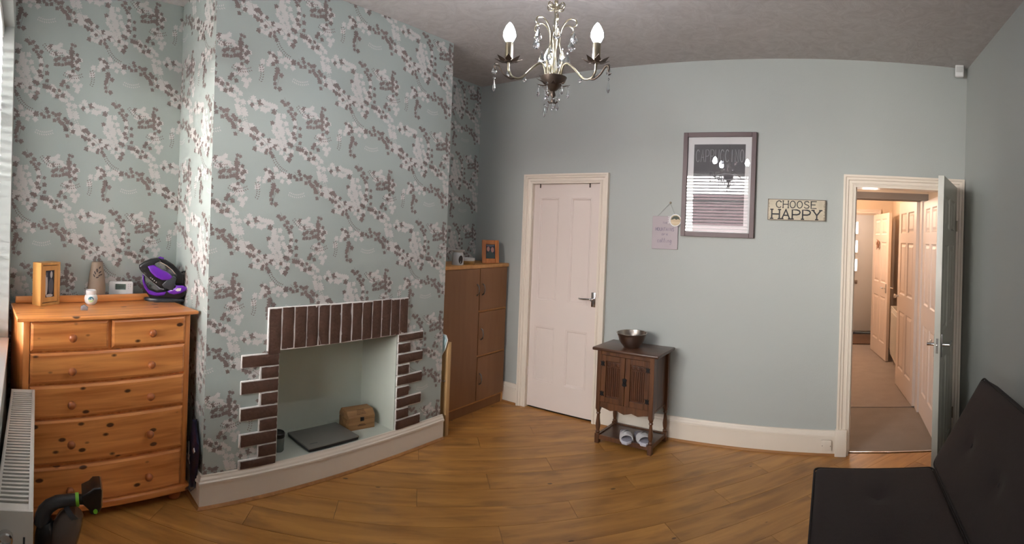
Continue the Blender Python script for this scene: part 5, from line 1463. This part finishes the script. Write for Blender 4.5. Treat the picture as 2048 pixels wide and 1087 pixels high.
BM = T(0.712, 0, 0.612) @ RY(lean)
mb = MB(); mb.rbox(0.125, SL, BL, 0.035, n=36, fn=back_fn, M4=BM); mb.build('backrest', M['sofa'], sf, smooth=60)
mb = MB(); pth = []
for (cz_, cy_, a0) in ((BL / 2 - 0.03, SL / 2 - 0.03, 0), (BL / 2 - 0.03, -SL / 2 + 0.03, 90), (-BL / 2 + 0.03, -SL / 2 + 0.03, 180), (-BL / 2 + 0.03, SL / 2 - 0.03, 270)):
    for k in range(5):
        a = radians(a0 + k * 22.5); pth.append(BM @ Vector((-0.048, cy_ + 0.0285 * cos(a), cz_ + 0.0285 * sin(a))) if False else BM @ Vector((0.050, cy_ + (0.0285 * cos(a) if a0 in (0,) or True else 0), cz_ + 0.0285 * sin(a))))
pth = []
e_ = 0.0015
for (sy, sz) in ((1, 1), (-1, 1), (-1, -1), (1, -1)):
    cy_, cz_ = sy * (SL / 2 - 0.03), sz * (BL / 2 - 0.03)
    st0 = {(1, 1): 0, (-1, 1): 90, (-1, -1): 180, (1, -1): 270}[(sy, sz)]
    for k in range(5):
        a = radians(st0 + k * 22.5); pth.append(BM @ Vector((-0.045, cy_ + 0.028 * cos(a), cz_ + 0.028 * sin(a))))
mb.tube(pth, 0.005, 8, closed=True); mb.build('backrest_piping', M['sofa_pipe'], sf, smooth=60)
for (tz, ty) in tb:
    mb = MB(); mb.lathe([(0, -0.004), (0.012, -0.002), (0.010, 0.005), (0, 0.007)], 12, M4=BM @ T(-0.0625 - 0.012 + 0.028, ty, tz) @ RY(-pi / 2)); mb.build('button', M['sofa_pipe'], sf, smooth=60)
mb = MB(); mb.box(0.0, 0.52, -0.85, 0.85, 0.215, 0.272, 0.006); mb.build('sofa_frame', M['black'], sf)
for x in (0.05, 0.46):
    for y in (-0.78, 0.78):
        mb = MB(); mb.tube([(x, y, 0.0), (x, y, 0.22)], [0.016, 0.022], 12); mb.build('leg', M['chrome'], sf)

# ------------------------------------------------------------------ chandelier
CX, CY, C0 = -1.160, 1.880, 2.20
cn = thing('chandelier', 'brass three-arm chandelier with crystal drops and lit candle bulbs', 'chandelier', (CX, CY, 0), face_cam(CX, CY))
mb = MB(); mb.lathe([(0.05, 0), (0.045, 0.02), (0.012, 0.03), (0, 0.03)], 24, M4=T(0, 0, CZ) @ RX(pi)); mb.build('ceiling_rose', M['brass'], cn, smooth=40)
z = CZ - 0.03; k = 0
mb = MB()
while z > 2.545:
    pts = []
    for j in range(12):
        a = 2 * pi * j / 12; u_, v_ = 0.0065 * cos(a), 0.013 * sin(a)
        pts.append((u_, 0, z - 0.012 + v_) if k % 2 == 0 else (0, u_, z - 0.012 + v_))
    mb.tube(pts, 0.0022, 5, closed=True); z -= 0.020; k += 1
mb.build('chain', M['brass'], cn, smooth=60)
mb = MB(); mb.lathe([(0, 2.545), (0.006, 2.540), (0.009, 2.525), (0.005, 2.515), (0.018, 2.508), (0.020, 2.500), (0.007, 2.492), (0.007, 2.43), (0.013, 2.42), (0.009, 2.40), (0.020, 2.37), (0.014, 2.33), (0.008, 2.31), (0.012, 2.27), (0.018, 2.23), (0.010, 2.20), (0.010, 2.185)], 20); mb.build('stem', M['brass'], cn, smooth=40)
mb = MB(); mb.lathe([(0.008, 2.140), (0.020, 2.148), (0.050, 2.182), (0.058, 2.200), (0.054, 2.202), (0.046, 2.186), (0.016, 2.156), (0, 2.152)], 30); mb.build('bowl', M['bronze'], cn, smooth=50)
mb = MB(); mb.lathe([(0, 2.085), (0.006, 2.088), (0.010, 2.10), (0.005, 2.112), (0.012, 2.124), (0.008, 2.14)], 16)
mb.tube([(-0.02, 0, 2.098), (-0.012, 0, 2.090), (0, 0, 2.096), (0.012, 0, 2.090), (0.02, 0, 2.098)], 0.004, 8); mb.build('finial', M['bronze'], cn, smooth=50)


def petal_ring(mb, z, r0, r1, n, lift, wd, ph=0):
    for k in range(n):
        a = ph + 2 * pi * k / n; R_ = T(0, 0, z) @ RZ(a)
        mb.add([(r0, -wd * 0.4, 0), (r0, wd * 0.4, 0), ((r0 + r1) / 2, wd, lift * 0.35 - 0.003), (r1, 0, lift), ((r0 + r1) / 2, -wd, lift * 0.35 - 0.003), (r0, -wd * 0.4, -0.0012), (r0, wd * 0.4, -0.0012), ((r0 + r1) / 2, wd, lift * 0.35 - 0.0042), (r1, 0, lift - 0.0012), ((r0 + r1) / 2, -wd, lift * 0.35 - 0.0042)],
               [(0, 1, 2, 3, 4), (9, 8, 7, 6, 5), (0, 5, 6, 1), (1, 6, 7, 2), (2, 7, 8, 3), (3, 8, 9, 4), (4, 9, 5, 0)], R_)


mb = MB(); petal_ring(mb, 2.165, 0.020, 0.072, 8, 0.006, 0.010); mb.build('bowl_leaves', M['bronze'], cn, smooth=30)


def drop(par, x, y, z, L_, r_, bead=True, name='crystal_drop'):
    """faceted pendant whose top ring hangs at z"""
    mb = MB(); n = 8
    mb.lathe([(0, -L_), (r_ * 0.55, -L_ * 0.93), (r_, -L_ * 0.70), (r_ * 0.85, -L_ * 0.48), (r_ * 0.35, -L_ * 0.15), (0.0015, -0.0)], n, c=(x, y, z - (0.014 if bead else 0)), sy=0.6)
    if bead: mb.lathe([(0, -0.006), (0.0055, 0), (0, 0.006)], 8, c=(x, y, z - 0.007))
    return mb.build(name, M['crystal'], par, smooth=0)


def catmull(P, n=6):
    P = [Vector(p) for p in P]; out = []
    for i in range(len(P) - 1):
        p0, p1, p2_, p3 = P[max(i - 1, 0)], P[i], P[i + 1], P[min(i + 2, len(P) - 1)]
        for k in range(n):
            t_ = k / n; out.append(0.5 * ((2 * p1) + (-p0 + p2_) * t_ + (2 * p0 - 5 * p1 + 4 * p2_ - p3) * t_ * t_ + (-p0 + 3 * p1 - 3 * p2_ + p3) * t_ ** 3))
    out.append(P[-1]); return out


RA = 0.203
for ai, az in enumerate((radians(-32), radians(201), radians(96))):
    ca, sa = cos(az), sin(az)
    def A(r_, z): return (r_ * ca, r_ * sa, z)
    mb = MB(); mb.tube(catmull([A(0.035, 2.195), A(0.045, 2.240), A(0.065, 2.252), A(0.100, 2.225), A(0.145, 2.180), A(0.182, 2.178), A(0.200, 2.200), A(RA, 2.236)]), 0.0048, 10)
    arm = mb.build('arm', M['brass'], cn, smooth=60)
    mb = MB(); mb.tube(catmull([A(0.168, 2.177), A(0.195, 2.172), A(0.225, 2.190), A(0.248, 2.220), A(0.262, 2.215), A(0.258, 2.195)]), [0.003] * 8 + [0.007] * 10 + [0.006] * 8 + [0.002] * 5 if False else 0.0042, 8); mb.build('leaf_curl', M['bronze'], arm, smooth=60)
    mb = MB(); petal_ring(mb, 0, 0.010, 0.060, 7, 0.016, 0.014, 0.3); mb.lathe([(0, -0.004), (0.016, -0.003), (0.020, 0.002), (0.012, 0.006), (0, 0.006)], 16)
    o = mb.build('drip_petals', M['bronze'], arm, smooth=30, loc=A(RA, 2.240))
    mb = MB(); mb.lathe([(0.0165, 0), (0.0165, 0.074), (0.013, 0.076), (0, 0.076)], 18); mb.build('candle_tube', M['brass'], arm, smooth=50, loc=A(RA, 2.244))
    mb = MB(); mb.lathe([(0.012, 0), (0.018, 0.008), (0.0265, 0.026), (0.0245, 0.044), (0.015, 0.066), (0.005, 0.080), (0, 0.083)], 24)
    mb.build('bulb', M['bulb'], arm, smooth=70, loc=A(RA, 2.320))
    # drops below the arm
    drop(arm, *A(RA - 0.002, 2.250)[:2], 2.226, 0.040, 0.013)
    drop(arm, *A(0.262, 2.21)[:2], 2.228, 0.034, 0.012); drop(arm, *A(0.262, 2.21)[:2], 2.172, 0.050, 0.0065)
    drop(arm, *A(0.13, 2.2)[:2], 2.205, 0.030, 0.008)
for k in range(6):      # upper scrolls with pear drops
    az = radians(35 + 60 * k); ca, sa = cos(az), sin(az)
    def A(r_, z): return (r_ * ca, r_ * sa, z)
    mb = MB(); mb.tube(catmull([A(0.026, 2.215), A(0.038, 2.28), A(0.022, 2.35), A(0.030, 2.405), A(0.060, 2.440), A(0.092, 2.436), A(0.098, 2.415), A(0.082, 2.405)]), 0.0036, 8)
    s_ = mb.build('upper_scroll', M['brass'], cn, smooth=60)
    drop(s_, *A(0.088, 2.4)[:2], 2.398, 0.052, 0.0175)
    mb = MB(); mb.tube(catmull([A(0.008, 2.505), A(0.030, 2.518), A(0.040, 2.505), A(0.030, 2.492), A(0.012, 2.492)]), 0.0030, 6); mb.build('crown_loop', M['brass'], s_, smooth=60)
for k in range(6):
    az = radians(5 + 60 * k); r_ = 0.055
    drop(cn, r_ * cos(az), r_ * sin(az), 2.315, 0.046, 0.015)
    drop(cn, 0.064 * cos(az), 0.064 * sin(az), 2.168, 0.040, 0.006)
for (dx, dy, z) in ((0, -0.012, 2.115), (0.020, 0.010, 2.120), (-0.022, 0.004, 2.120), (0.010, 0.02, 2.13), (-0.035, -0.01, 2.085)): drop(cn, dx, dy, z, 0.045, 0.006)
drop(cn, 0, -0.022, 2.485, 0.070, 0.011)
